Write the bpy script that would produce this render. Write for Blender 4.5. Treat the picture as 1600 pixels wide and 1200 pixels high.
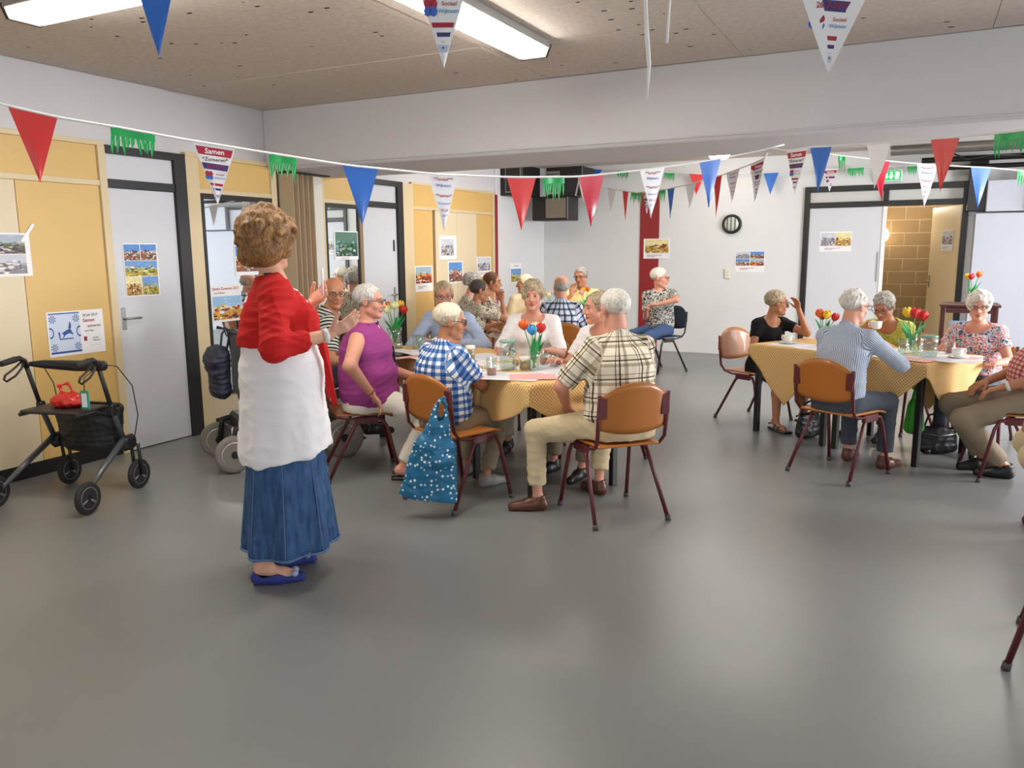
import bpy, math, random
import numpy as np
from mathutils import Matrix, Vector
for o in list(bpy.data.objects): bpy.data.objects.remove(o)
S = bpy.context.scene
COL = S.collection
rng = random.Random(7)
YAW = math.radians(26.856)
# ------------------------------------------------------------------ camera
def make_camera():
    pitch, roll = math.radians(9.532), math.radians(-0.402)
    cy, sy, cp, sp = math.cos(YAW), math.sin(YAW), math.cos(pitch), math.sin(pitch)
    fwd = Vector((-sy*cp, cy*cp, -sp)); right = Vector((cy, sy, 0)); up = right.cross(fwd)
    r2 = right*math.cos(roll)+up*math.sin(roll); u2 = up*math.cos(roll)-right*math.sin(roll)
    cam = bpy.data.cameras.new('camera'); cam.sensor_width = 36; cam.lens = 36*1242.9/1600
    cam.clip_start = 0.05; cam.clip_end = 200
    ob = bpy.data.objects.new('camera', cam); COL.objects.link(ob)
    M = Matrix((r2, u2, -fwd)).transposed().to_4x4(); M.translation = (0, 0, 1.55); ob.matrix_world = M
    S.camera = ob
make_camera()
# ------------------------------------------------------------------ world, light, exposure
S.view_settings.view_transform = 'Standard'; S.view_settings.look = 'None'
S.view_settings.gamma = 1.0; S.view_settings.use_curve_mapping = False
S.view_settings.exposure = 0.05
w = bpy.data.worlds.new('world'); S.world = w; w.use_nodes = True
w.node_tree.nodes['Background'].inputs[0].default_value = (0.80, 0.90, 1.0, 1)
w.node_tree.nodes['Background'].inputs[1].default_value = 1.6
def area(name, loc, rot, sx, sy, power, col):
    l = bpy.data.lights.new(name, 'AREA'); l.shape = 'RECTANGLE'; l.size = sx; l.size_y = sy
    l.energy = power; l.color = col
    o = bpy.data.objects.new(name, l); COL.objects.link(o); o.location = loc; o.rotation_euler = rot
    return o
# daylight standing in the windows of the right-hand wall and of the wall behind the camera
RW = 4.6   # right wall x
for i, y0 in enumerate((-1.0, 1.6, 4.2, 7.2, 9.8)):
    area('window_daylight', (RW+0.12, y0, 1.65), (0, math.radians(90), 0), 1.5, 2.0, (8, 8, 45, 440, 110)[i], (0.96, 0.97, 1.0))
for i, x0 in enumerate((-3.2, 0.0, 2.8)):
    area('window_daylight', (x0, -3.12, 1.65), (math.radians(90), 0, 0), 2.0, 1.5, 30, (0.90, 0.95, 1.0))

# ------------------------------------------------------------------ materials
MATS = {}
def mat(name, col=(.8, .8, .8), rough=.6, metal=0., spec=.5, noise=0., nscale=8., bump=0., bscale=60., trans=0., emit=None, estr=0., coat=0., alpha=1.):
    if name in MATS: return MATS[name]
    m = bpy.data.materials.new(name); m.use_nodes = True; nt = m.node_tree; b = nt.nodes['Principled BSDF']
    b.inputs['Base Color'].default_value = (*col, 1); b.inputs['Roughness'].default_value = rough
    b.inputs['Metallic'].default_value = metal; b.inputs['Specular IOR Level'].default_value = spec
    b.inputs['Transmission Weight'].default_value = trans; b.inputs['Coat Weight'].default_value = coat
    if emit: b.inputs['Emission Color'].default_value = (*emit, 1); b.inputs['Emission Strength'].default_value = estr
    if noise or bump:
        tc = nt.nodes.new('ShaderNodeTexCoord')
    if noise:
        n = nt.nodes.new('ShaderNodeTexNoise'); n.inputs['Scale'].default_value = nscale; n.inputs['Detail'].default_value = 4
        nt.links.new(tc.outputs['Object'], n.inputs['Vector'])
        mx = nt.nodes.new('ShaderNodeMix'); mx.data_type = 'RGBA'
        mx.inputs[6].default_value = (*[max(c*(1-noise), 0) for c in col], 1); mx.inputs[7].default_value = (*[min(c*(1+noise), 1) for c in col], 1)
        nt.links.new(n.outputs['Fac'], mx.inputs[0]); nt.links.new(mx.outputs[2], b.inputs['Base Color'])
    if bump:
        n2 = nt.nodes.new('ShaderNodeTexNoise'); n2.inputs['Scale'].default_value = bscale; n2.inputs['Detail'].default_value = 3
        nt.links.new(tc.outputs['Object'], n2.inputs['Vector'])
        bp = nt.nodes.new('ShaderNodeBump'); bp.inputs['Strength'].default_value = bump; bp.inputs['Distance'].default_value = .01
        nt.links.new(n2.outputs['Fac'], bp.inputs['Height']); nt.links.new(bp.outputs[0], b.inputs['Normal'])
    MATS[name] = m
    return m
def hexc(h):
    def f(v):
        v /= 255.; return v/12.92 if v <= .04045 else ((v+.055)/1.055)**2.4
    return tuple(f(int(h[i:i+2], 16)) for i in (0, 2, 4))
def ramp_node(nt, stops, interp='CONSTANT'):
    r = nt.nodes.new('ShaderNodeValToRGB'); r.color_ramp.interpolation = interp
    el = r.color_ramp.elements
    while len(el) > 1: el.remove(el[0])
    el[0].position = stops[0][0]; el[0].color = (*stops[0][1], 1)
    for p, c in stops[1:]:
        e = el.new(p); e.color = (*c, 1)
    return r
def plaid_mat(name, pu, us, pv, vs, base_rough=.85):
    """woven check: colour bands across (u) times colour bands along (v) of the cloth coordinate stored on the mesh"""
    if name in MATS: return MATS[name]
    m = mat(name, (1, 1, 1), base_rough, spec=.2); nt = m.node_tree; b = nt.nodes['Principled BSDF']
    at = nt.nodes.new('ShaderNodeAttribute'); at.attribute_name = 'cloth'
    sep = nt.nodes.new('ShaderNodeSeparateXYZ'); nt.links.new(at.outputs['Vector'], sep.inputs[0])
    outs = []
    for k, (p, st) in enumerate(((pu, us), (pv, vs))):
        d = nt.nodes.new('ShaderNodeMath'); d.operation = 'DIVIDE'; d.inputs[1].default_value = p
        nt.links.new(sep.outputs[k], d.inputs[0])
        f = nt.nodes.new('ShaderNodeMath'); f.operation = 'FRACT'; nt.links.new(d.outputs[0], f.inputs[0])
        r = ramp_node(nt, st); nt.links.new(f.outputs[0], r.inputs[0]); outs.append(r)
    mx = nt.nodes.new('ShaderNodeMix'); mx.data_type = 'RGBA'; mx.blend_type = 'MULTIPLY'; mx.inputs[0].default_value = 1
    nt.links.new(outs[0].outputs[0], mx.inputs[6]); nt.links.new(outs[1].outputs[0], mx.inputs[7])
    nt.links.new(mx.outputs[2], b.inputs['Base Color'])
    return m
def blotch_mat(name, stops, scale=30., dist=1.5, rough=.8, detail=2.):
    """printed fabric: patches of several colours"""
    if name in MATS: return MATS[name]
    m = mat(name, (1, 1, 1), rough, spec=.2); nt = m.node_tree; b = nt.nodes['Principled BSDF']
    tc = nt.nodes.new('ShaderNodeTexCoord'); n = nt.nodes.new('ShaderNodeTexNoise')
    n.inputs['Scale'].default_value = scale; n.inputs['Detail'].default_value = detail; n.inputs['Distortion'].default_value = dist
    nt.links.new(tc.outputs['Object'], n.inputs['Vector'])
    r = ramp_node(nt, stops); nt.links.new(n.outputs['Fac'], r.inputs[0]); nt.links.new(r.outputs[0], b.inputs['Base Color'])
    return m
def colattr_mat(name, rough=.5):
    if name in MATS: return MATS[name]
    m = mat(name, (1, 1, 1), rough, spec=.3); nt = m.node_tree; b = nt.nodes['Principled BSDF']
    at = nt.nodes.new('ShaderNodeAttribute'); at.attribute_name = 'ink'
    nt.links.new(at.outputs['Color'], b.inputs['Base Color'])
    return m
def glass_mat(name, col=(.90, .95, .93), rough=.12):
    if name in MATS: return MATS[name]
    # thin-walled glass: light passes straight through, edges and highlights reflect
    m = mat(name, col, rough); nt = m.node_tree; out = nt.nodes['Material Output']
    tr = nt.nodes.new('ShaderNodeBsdfTransparent'); tr.inputs[0].default_value = (*col, 1)
    gl = nt.nodes.new('ShaderNodeBsdfGlossy'); gl.inputs['Roughness'].default_value = rough; gl.inputs[0].default_value = (1, 1, 1, 1)
    fw_ = nt.nodes.new('ShaderNodeLayerWeight'); fw_.inputs[0].default_value = .25; fr = nt.nodes.new('ShaderNodeMapRange'); fr.inputs[3].default_value = .07; fr.inputs[4].default_value = .4; nt.links.new(fw_.outputs['Facing'], fr.inputs[0])
    mx = nt.nodes.new('ShaderNodeMixShader'); nt.links.new(fr.outputs[0], mx.inputs[0]); nt.links.new(tr.outputs[0], mx.inputs[1]); nt.links.new(gl.outputs[0], mx.inputs[2]); nt.links.new(mx.outputs[0], out.inputs[0])
    return m

# ------------------------------------------------------------------ mesh helpers
def V3(*a): return np.array(a, float)
def unit(v): v = np.asarray(v, float); return v/(np.linalg.norm(v)+1e-12)
class MB:
    def __init__(s): s.v = []; s.f = []; s.c = []; s.sm = []
    def add(s, vs, fs, col=None, smooth=False):
        o = len(s.v); s.v += [tuple(map(float, p)) for p in vs]; s.f += [tuple(o+i for i in f) for f in fs]
        s.c += [col]*len(fs); s.sm += [smooth]*len(fs); return s
    def box(s, c, d, rz=0., bev=0., R=None, col=None):
        c = V3(*c); h = V3(*d)/2
        if R is None:
            a = math.cos(rz), math.sin(rz); R = np.array([[a[0], -a[1], 0], [a[1], a[0], 0], [0, 0, 1]])
        if bev <= 0:
            P = [(x, y, z) for z in (-1, 1) for y in (-1, 1) for x in (-1, 1)]
            vs = [c+R@(V3(*p)*h) for p in P]
            return s.add(vs, [(0, 2, 3, 1), (4, 5, 7, 6), (0, 1, 5, 4), (2, 6, 7, 3), (0, 4, 6, 2), (1, 3, 7, 5)], col)
        b = min(bev, *(h*.9)); vs = []; idx = {}
        for sx in (-1, 1):
            for sy in (-1, 1):
                for sz in (-1, 1):
                    for ax in range(3):
                        q = V3(sx, sy, sz)*h; sg = (sx, sy, sz)
                        for k in range(3):
                            if k != ax: q[k] -= sg[k]*b
                        idx[(sx, sy, sz, ax)] = len(vs); vs.append(c+R@q)
        fs = []
        for ax in range(3):
            u, v = (ax+1) % 3, (ax+2) % 3
            for sg in (-1, 1):
                q = []
                for a, bb in ((-1, -1), (1, -1), (1, 1), (-1, 1)):
                    t = [0, 0, 0]; t[ax] = sg; t[u] = a; t[v] = bb; q.append(idx[(*t, ax)])
                fs.append(tuple(q if sg > 0 else q[::-1]))
        for ax in range(3):
            u, v = (ax+1) % 3, (ax+2) % 3
            for a in (-1, 1):
                for bb in (-1, 1):
                    t0 = [0, 0, 0]; t0[u] = a; t0[v] = bb; t1 = list(t0); t0[ax] = -1; t1[ax] = 1
                    q = [idx[(*t0, u)], idx[(*t1, u)], idx[(*t1, v)], idx[(*t0, v)]]
                    fs.append(tuple(q if a*bb > 0 else q[::-1]))
        for sx in (-1, 1):
            for sy in (-1, 1):
                for sz in (-1, 1):
                    q = [idx[(sx, sy, sz, k)] for k in range(3)]
                    fs.append(tuple(q if sx*sy*sz > 0 else q[::-1]))
        return s.add(vs, fs, col)
    def tube(s, pts, r, n=8, cap=True, col=None, flat=1.):
        pts = [V3(*p) for p in pts]; N = len(pts); rs = r if isinstance(r, (list, tuple)) else [r]*N
        t0 = unit(pts[1]-pts[0]); up = V3(0, 0, 1) if abs(t0[2]) < .9 else V3(1, 0, 0)
        nx = unit(np.cross(t0, up)); vs = []
        for i, p in enumerate(pts):
            t = unit((pts[min(i+1, N-1)]-pts[max(i-1, 0)])); nx = unit(nx-t*(nx@t)); ny = np.cross(t, nx)
            for k in range(n):
                a = 2*math.pi*k/n; vs.append(p+rs[i]*(math.cos(a)*nx+flat*math.sin(a)*ny))
        fs = [(i*n+k, i*n+(k+1) % n, (i+1)*n+(k+1) % n, (i+1)*n+k) for i in range(N-1) for k in range(n)]
        s.add(vs, fs, col, True)
        if cap:
            o = len(s.v)-N*n
            s.f += [tuple(o+k for k in range(n))[::-1], tuple(o+(N-1)*n+k for k in range(n))]; s.c += [col]*2; s.sm += [False]*2
        return s
    def lathe(s, prof, n=24, c=(0, 0, 0), axis=None, col=None):
        """profile (radius, height) turned about z (or the axis given)"""
        c = V3(*c); az = unit(axis) if axis is not None else V3(0, 0, 1)
        ax = unit(np.cross(az, V3(0, 1, 0) if abs(az[1]) < .9 else V3(1, 0, 0))); ay = np.cross(az, ax)
        vs = []; m = len(prof)
        for r, z in prof:
            for k in range(n):
                a = 2*math.pi*k/n; vs.append(c+az*z+r*(math.cos(a)*ax+math.sin(a)*ay))
        fs = [(i*n+k, i*n+(k+1) % n, (i+1)*n+(k+1) % n, (i+1)*n+k) for i in range(m-1) for k in range(n)]
        s.add(vs, fs, col, True)
        o = len(s.v)-m*n
        if prof[0][0] > 1e-6: s.f.append(tuple(o+k for k in range(n))[::-1]); s.c.append(col); s.sm.append(False)
        if prof[-1][0] > 1e-6: s.f.append(tuple(o+(m-1)*n+k for k in range(n))); s.c.append(col); s.sm.append(False)
        return s
    def grid(s, fn, nu, nv, col=None, smooth=True):
        vs = [fn(i/nu, j/nv) for j in range(nv+1) for i in range(nu+1)]
        fs = [(j*(nu+1)+i, j*(nu+1)+i+1, (j+1)*(nu+1)+i+1, (j+1)*(nu+1)+i) for j in range(nv) for i in range(nu)]
        return s.add(vs, fs, col, smooth)
    def poly(s, pts, col=None): return s.add(pts, [tuple(range(len(pts)))], col)
    def mesh(s, name):
        me = bpy.data.meshes.new(name); me.from_pydata(s.v, [], s.f); me.update()
        me.polygons.foreach_set('use_smooth', s.sm)
        if any(c is not None for c in s.c):
            a = me.color_attributes.new('ink', 'FLOAT_COLOR', 'CORNER')
            d = []
            for f, c in zip(s.f, s.c): d += [*(c or (1, 1, 1)), 1.]*len(f)
            a.data.foreach_set('color', d)
        return me
    def build(s, name, m, parent=None, loc=(0, 0, 0), rz=0., sol=0.):
        return link(name, s.mesh(name), m, parent, loc, rz, sol)
def link(name, me, m, parent=None, loc=(0, 0, 0), rz=0., sol=0.):
    o = bpy.data.objects.new(name, me); COL.objects.link(o); o.location = loc; o.rotation_euler = (0, 0, rz); o.parent = parent
    if not me.materials:
        for x in (m if isinstance(m, (list, tuple)) else [m]): me.materials.append(x)
    if sol:
        md = o.modifiers.new('thickness', 'SOLIDIFY'); md.thickness = sol; md.offset = 0
    return o
def empty(name, loc=(0, 0, 0), rz=0.):
    o = bpy.data.objects.new(name, None); COL.objects.link(o); o.location = loc; o.rotation_euler = (0, 0, rz)
    o.empty_display_size = .1; return o
def tag(o, label=None, cat=None, group=None, kind=None):
    if label: o['label'] = label
    if cat: o['category'] = cat
    if group: o['group'] = group
    if kind: o['kind'] = kind
    return o
def copy_tree(o, parent=None):
    c = o.copy(); COL.objects.link(c); c.parent = parent
    for ch in list(o.children): copy_tree(ch, c)
    return c
TXT = {}
def text_mesh(body, size, bold=False):
    key = (body, round(size, 4))
    if key not in TXT:
        cu = bpy.data.curves.new('t', 'FONT'); cu.body = body; cu.size = size; cu.align_x = 'CENTER'; cu.align_y = 'CENTER'
        cu.resolution_u = 2; cu.offset = .012*size
        ob = bpy.data.objects.new('t', cu); COL.objects.link(ob)
        me = bpy.data.meshes.new_from_object(ob.evaluated_get(bpy.context.evaluated_depsgraph_get()))
        bpy.data.objects.remove(ob); me.name = 'lettering'; TXT[key] = me
    return TXT[key]
def text_obj(name, body, size, m, parent, M):
    me = text_mesh(body, size).copy(); o = bpy.data.objects.new(name, me); COL.objects.link(o)
    me.materials.clear(); me.materials.append(m); o.parent = parent; o.matrix_local = M; return o
def facing(t):  # world z-rotation for a heading t degrees clockwise from the camera's view direction
    return YAW-math.radians(t)

# ------------------------------------------------------------------ room shell
WX, BY = -5.46, 11.97       # surface of the panelled left wall, back wall
CZ = 2.845                  # ceiling
m_white = mat('white_plaster', hexc('dcdcdc'), .8, noise=.03, nscale=3, bump=.08, bscale=40)
m_band = mat('upper_plaster', hexc('d2d0d2'), .8, noise=.03, nscale=2, bump=.06, bscale=30)
m_yellow = mat('yellow_panel', hexc('d8b26c'), .45, noise=.04, nscale=2)
m_cream = mat('cream_panel', hexc('dccbaa'), .45, noise=.03, nscale=2)
m_trim = mat('cream_trim', hexc('d8c49c'), .4)
m_black = mat('black_paint', hexc('1c1a19'), .4)
m_doorw = mat('white_door', hexc('cfd0d5'), .4, noise=.015, nscale=1.5)
m_red = mat('red_paint', hexc('8e1f22'), .5)
m_steel = mat('steel', hexc('b4b4b0'), .3, 1.)
def floor_material():
    m = mat('grey_linoleum', hexc('72767a'), .42, spec=.8); nt = m.node_tree; b = nt.nodes['Principled BSDF']
    tc = nt.nodes.new('ShaderNodeTexCoord')
    n1 = nt.nodes.new('ShaderNodeTexNoise'); n1.inputs['Scale'].default_value = .7; n1.inputs['Detail'].default_value = 5
    n2 = nt.nodes.new('ShaderNodeTexNoise'); n2.inputs['Scale'].default_value = 90; n2.inputs['Detail'].default_value = 2
    mx = nt.nodes.new('ShaderNodeMix'); mx.data_type = 'RGBA'
    mx.inputs[6].default_value = (*hexc('6d7074'), 1); mx.inputs[7].default_value = (*hexc('868681'), 1)
    ad = nt.nodes.new('ShaderNodeMath'); ad.operation = 'MULTIPLY_ADD'; ad.inputs[1].default_value = .25; 
    for n in (n1, n2): nt.links.new(tc.outputs['Object'], n.inputs['Vector'])
    nt.links.new(n2.outputs['Fac'], ad.inputs[0]); 
    sc = nt.nodes.new('ShaderNodeMath'); sc.operation = 'MULTIPLY'; sc.inputs[1].default_value = .75
    nt.links.new(n1.outputs['Fac'], sc.inputs[0]); nt.links.new(sc.outputs[0], ad.inputs[2])
    nt.links.new(ad.outputs[0], mx.inputs[0]); nt.links.new(mx.outputs[2], b.inputs['Base Color'])
    n3 = nt.nodes.new('ShaderNodeTexNoise'); n3.inputs['Scale'].default_value = 1.6; n3.inputs['Detail'].default_value = 4
    nt.links.new(tc.outputs['Object'], n3.inputs['Vector'])
    mr = nt.nodes.new('ShaderNodeMapRange'); mr.inputs[3].default_value = .27; mr.inputs[4].default_value = .40
    nt.links.new(n3.outputs['Fac'], mr.inputs[0]); nt.links.new(mr.outputs[0], b.inputs['Roughness'])
    return m
def ceiling_material():
    m = mat('ceiling_board', hexc('b8b0a6'), .95, spec=.1); nt = m.node_tree; b = nt.nodes['Principled BSDF']
    tc = nt.nodes.new('ShaderNodeTexCoord')
    n = nt.nodes.new('ShaderNodeTexNoise'); n.inputs['Scale'].default_value = 30; n.inputs['Detail'].default_value = 5
    nt.links.new(tc.outputs['Object'], n.inputs['Vector'])
    r = ramp_node(nt, [(0, hexc('bdb1a5')), (1, hexc('e2d8cd'))], 'LINEAR'); nt.links.new(n.outputs['Fac'], r.inputs[0])
    # small dark bore holes and chips: stretched voronoi dots thinned out by noise
    mp = nt.nodes.new('ShaderNodeMapping'); mp.inputs['Scale'].default_value = (3.2, 5.5, 1)
    nt.links.new(tc.outputs['Object'], mp.inputs[0])
    vo = nt.nodes.new('ShaderNodeTexVoronoi'); vo.inputs['Scale'].default_value = 1.6; nt.links.new(mp.outputs[0], vo.inputs['Vector'])
    lt = nt.nodes.new('ShaderNodeMath'); lt.operation = 'LESS_THAN'; lt.inputs[1].default_value = .10; nt.links.new(vo.outputs['Distance'], lt.inputs[0])
    n2 = nt.nodes.new('ShaderNodeTexNoise'); n2.inputs['Scale'].default_value = 2.3; nt.links.new(tc.outputs['Object'], n2.inputs['Vector'])
    gt = nt.nodes.new('ShaderNodeMath'); gt.operation = 'GREATER_THAN'; gt.inputs[1].default_value = .47; nt.links.new(n2.outputs['Fac'], gt.inputs[0])
    mu = nt.nodes.new('ShaderNodeMath'); mu.operation = 'MULTIPLY'; nt.links.new(lt.outputs[0], mu.inputs[0]); nt.links.new(gt.outputs[0], mu.inputs[1])
    mx = nt.nodes.new('ShaderNodeMix'); mx.data_type = 'RGBA'; mx.inputs[7].default_value = (*hexc('3a332d'), 1)
    nt.links.new(mu.outputs[0], mx.inputs[0]); nt.links.new(r.outputs[0], mx.inputs[6]); nt.links.new(mx.outputs[2], b.inputs['Base Color'])
    bp = nt.nodes.new('ShaderNodeBump'); bp.inputs['Strength'].default_value = .4; bp.inputs['Distance'].default_value = .01
    nt.links.new(n.outputs['Fac'], bp.inputs['Height']); nt.links.new(bp.outputs[0], b.inputs['Normal'])
    return m
def slab(name, x0, x1, y0, y1, z0, z1, m, parent=None, kind='structure', bev=0.):
    o = MB().box(((x0+x1)/2, (y0+y1)/2, (z0+z1)/2), (x1-x0, y1-y0, z1-z0), bev=bev).build(name, m, parent)
    if parent is None and kind: o['kind'] = kind
    return o
tag(slab('floor', WX-.3, RW+.3, -3.4, 14.6, -.12, 0, floor_material()), 'grey linoleum floor of the hall', None)
ceil = tag(slab('ceiling', WX-.3, RW+.3, -3.4, BY+.2, CZ, CZ+.15, mat('ceiling_core', hexc('a39a8f'), .9)), 'rough grey board ceiling with dark specks')
# individual ceiling boards, slightly uneven with open joints
m_ceil = ceiling_material()
xs = [WX, -4.35, -2.6, -1.15, .3, 1.75, 3.2, RW]; ys = [-3.2, -1.4, .8, 2.55, 4.72, 5.78]
for i in range(len(xs)-1):
    for j in range(len(ys)-1):
        dz = rng.uniform(.006, .016)
        slab('ceiling_board', xs[i]+.002, xs[i+1]-.002, ys[j]+.002, ys[j+1]-.002, CZ-dz, CZ, m_ceil, ceil)
for i in range(len(xs)-1):
    for (a, b) in ((6.76, 8.5), (8.5, 10.2), (10.2, BY)):
        slab('ceiling_board', xs[i]+.002, xs[i+1]-.002, a+.002, b-.002, CZ-rng.uniform(.006, .014), CZ, m_ceil, ceil)
# left wall: plaster behind, panelling in front
wl = tag(slab('wall_left', WX-.25, WX-.03, -3.4, BY+.2, 0, CZ, m_band), 'left wall of yellow and cream panels below white plaster')
PT, RL = 2.335, 2.065       # panel top, rail
def lp(name, y0, y1, z0, z1, m, proud=0., thick=.03, parent=wl, bev=.002):
    return slab(name, WX-thick, WX+proud, y0, y1, z0, z1, m, parent, None, bev)
# near section
for y0, y1, mm in ((-2.6, -1.3, m_cream), (-1.3, 0., m_yellow), (0., 1.25, m_cream), (1.25, 2.45, m_yellow), (2.45, 3.40, m_cream), (3.40, 4.03, m_yellow)):
    lp('panel', y0+.002, y1-.002, .1, RL-.02, mm)
for y0, y1 in ((-2.6, -.2), (-.2, 2.1), (2.1, 4.03)): lp('panel', y0+.002, y1-.002, RL+.02, PT, m_yellow)
lp('rail', -2.6, 4.03, RL-.02, RL+.02, m_trim, .012); lp('cornice', -2.6, 4.09, PT, PT+.035, m_trim, .015)
lp('skirting', -2.6, 4.03, 0, .1, m_black, .006); lp('post', 4.03, 4.09, 0, PT, m_trim, .02)
# door 1
d1 = tag(empty('door_1', (WX, 4.09, 0)), 'white door in black frame beside the mirror wall', None, None, 'structure')
def dpart(par, name, y0, y1, z0, z1, m, x0=-.03, x1=0.): return slab(name, x0, x1, y0, y1, z0, z1, m, par, None, .002)
dpart(d1, 'door_leaf', .005, .61, .008, 2.035, m_doorw); dpart(d1, 'transom_panel', .005, .61, 2.10, 2.285, m_doorw)
dpart(d1, 'frame_jamb', .612, .725, 0, 2.345, m_black, -.03, .03); dpart(d1, 'frame_head', 0, .612, 2.285, 2.345, m_black, -.03, .03)
dpart(d1, 'frame_rail', 0, .612, 2.037, 2.10, m_black, -.03, .02)
def lever(par, loc, s=1, nrm=(1, 0, 0), along=(0, 1, 0)):
    n = V3(*nrm); a = V3(*along)*s; c = V3(*loc); mb = MB()
    mb.tube([c, c+n*.045, c+n*.05+a*.03, c+n*.05+a*.12], .009, 8); h = mb.build('door_handle', m_steel, par)
    MB().box(c+n*.004, np.abs(n)*.008+np.abs(a)*.035+V3(0, 0, .17), bev=.002).build('handle_plate', m_steel, h)
lever(d1, (0, .05, 1.05), 1)
lp('post', 4.815, 4.96, 0, PT, m_trim, .015)
# mirror section 1
lp('panel', 4.96, 5.84, RL+.02, PT, m_yellow); lp('rail', 4.96, 5.84, RL-.02, RL+.02, m_trim, .012); lp('cornice', 4.83, 5.86, PT, PT+.035, m_trim, .015)
lp('panel', 4.96, 5.84, .1, .3, m_cream); lp('skirting', 4.96, 5.84, 0, .1, m_black, .006); lp('post', 5.80, 5.87, 0, PT, m_trim, .02)
m_mirror = mat('mirror_glass', (.86, .9, .9), .015, 1.)
def mirror(y0, y1, z0, z1, label):
    r = tag(empty('wall_mirror', (WX, y0, z0)), label, 'mirror')
    W, Hh = y1-y0, z1-z0
    slab('mirror_glass', 0, .008, .03, W-.03, .03, Hh-.04, m_mirror, r, None)
    for a in ((0, W, Hh-.045, Hh), (0, W, 0, .03), (0, .028, .03, Hh-.045), (W-.028, W, .03, Hh-.045)):
        slab('frame_bar', 0, .02, a[0], a[1], a[2], a[3], m_black, r, None)
mirror(4.962, 5.80, .3, 2.045, 'tall black framed mirror behind the standing speaker in red')
# folding partition parked against the wall under the beam
fp = tag(empty('folding_partition', (WX, 5.9, 0)), 'beige accordion folding partition stacked against the left wall under the beam', 'partition')
m_fold = mat('beige_vinyl', hexc('b8a283'), .5)
n = 9
for i in range(n):
    y0 = i*.036; x0, x1 = (.02, .16) if i % 2 == 0 else (.16, .02)
    MB().add([(x0, y0, .02), (x1, y0+.036, .02), (x1, y0+.036, 2.28), (x0, y0, 2.28)], [(0, 1, 2, 3)]).build('fold', m_fold, fp, sol=.006)
slab('end_post', 0, .12, .33, .50, 0, 2.28, mat('white_post', hexc('d6d0c6'), .5), fp, None, .004)
slab('lead_profile', .03, .09, .50, .53, 0, 2.28, mat('zinc', hexc('a3a3a0'), .35, .9), fp, None, .003)
slab('ceiling_track', .02, .14, 0, .6, 2.285, 2.30, m_black, fp, None)
# far section
lp('post', 6.46, 6.55, 0, PT, m_trim, .02); lp('panel', 6.55, 7.15, RL+.02, PT, m_yellow); lp('rail', 6.55, 7.15, RL-.02, RL+.02, m_trim, .012)
lp('panel', 6.55, 7.15, .1, .3, m_cream); lp('skirting', 6.55, 7.15, 0, .1, m_black, .006)
mirror(6.552, 7.11, .3, 2.045, 'narrow wall mirror with a taped poster beside the second white door')
lp('post', 7.11, 7.17, 0, RL, mat('brown_jamb', hexc('8f7554'), .5), .02)
d2 = tag(empty('door_2', (WX, 7.17, 0)), 'white door with black frame beyond the folding partition', None, None, 'structure')
dpart(d2, 'door_leaf', .005, .66, .008, 2.035, m_doorw); dpart(d2, 'transom_panel', .005, .66, 2.10, 2.285, m_doorw)
dpart(d2, 'frame_jamb', .662, .77, 0, 2.345, m_black, -.03, .03); dpart(d2, 'frame_head', 0, .662, 2.285, 2.345, m_black, -.03, .03)
dpart(d2, 'frame_rail', 0, .662, 2.037, 2.10, m_black, -.03, .02); lever(d2, (0, .58, 1.05), -1)
dpart(d2, 'door_latch', .58, .60, 1.55, 1.68, m_black, 0, .012)
lp('post', 7.94, 8.15, 0, PT, m_trim, .03)
for y0, y1, mm in ((8.15, 8.62, m_yellow), (8.66, 9.2, m_cream), (9.2, 9.74, m_cream), (9.74, 10.18, m_yellow)): lp('panel', y0+.002, y1-.002, .1, RL-.02, mm)
lp('post', 8.62, 8.66, 0, RL, mat('brown_jamb'), .012)
lp('panel', 8.15, 10.18, RL+.02, PT, m_yellow); lp('rail', 8.15, 10.18, RL-.02, RL+.02, m_trim, .012); lp('cornice', 8.15, 10.26, PT, PT+.03, m_trim, .012)
lp('post', 10.18, 10.24, 0, PT, m_trim, .02); lp('jamb', 10.24, 10.31, 0, PT, m_red, .03); lp('skirting', 8.15, 10.24, 0, .1, m_black, .006)
lp('wall_board', 10.31, BY, 0, CZ, m_white, 0)
# beam
bm = slab('beam', WX-.03, RW, 5.78, 6.76, 2.30, CZ, m_band, None, 'structure', .015); bm['label'] = 'broad white downstand beam crossing the hall'
MB().box((-.5, 5.772, 2.33), (9.8, .02, .012), bev=.004).build('crack_strip', m_band, bm)
# back wall with the double-door opening
wb = tag(empty('wall_back', (0, BY, 0)), 'white back wall with a red strip', None, None, 'structure')
slab('wall_section', WX-.03, -1.47, 0, .2, 0, CZ, m_white, wb, None); slab('wall_section', .53, RW, 0, .2, 0, CZ, m_white, wb, None)
slab('wall_section', -1.47, .53, 0, .2, 2.385, CZ, m_white, wb, None)
slab('red_strip', -3.84, -3.54, -.012, 0, 0, 2.42, m_red, wb, None, .002)
d3 = tag(empty('door_3', (-1.47, BY, 0)), 'double door with black frame, right leaf standing open', None, None, 'structure')
def d3p(name, x0, x1, z0, z1, m, y0=-.03, y1=.12): return slab(name, x0, x1, y0, y1, z0, z1, m, d3, None, .003)
d3p('frame_jamb', 0, .07, 0, 2.385, m_black); d3p('frame_jamb', 1.93, 2.0, 0, 2.385, m_black); d3p('frame_head', .07, 1.93, 2.31, 2.385, m_black)
d3p('frame_rail', .07, 1.93, 2.10, 2.17, m_black); d3p('mullion', 1.0, 1.06, 2.17, 2.31, m_black)
for a, b in ((.07, 1.0), (1.06, 1.93)): d3p('transom_pane', a, b, 2.17, 2.31, mat('frosted_pane', hexc('c8c8c4'), .3), .02, .04)
d3p('door_leaf', .075, 1.0, .008, 2.095, m_doorw, .0, .04)
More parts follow.
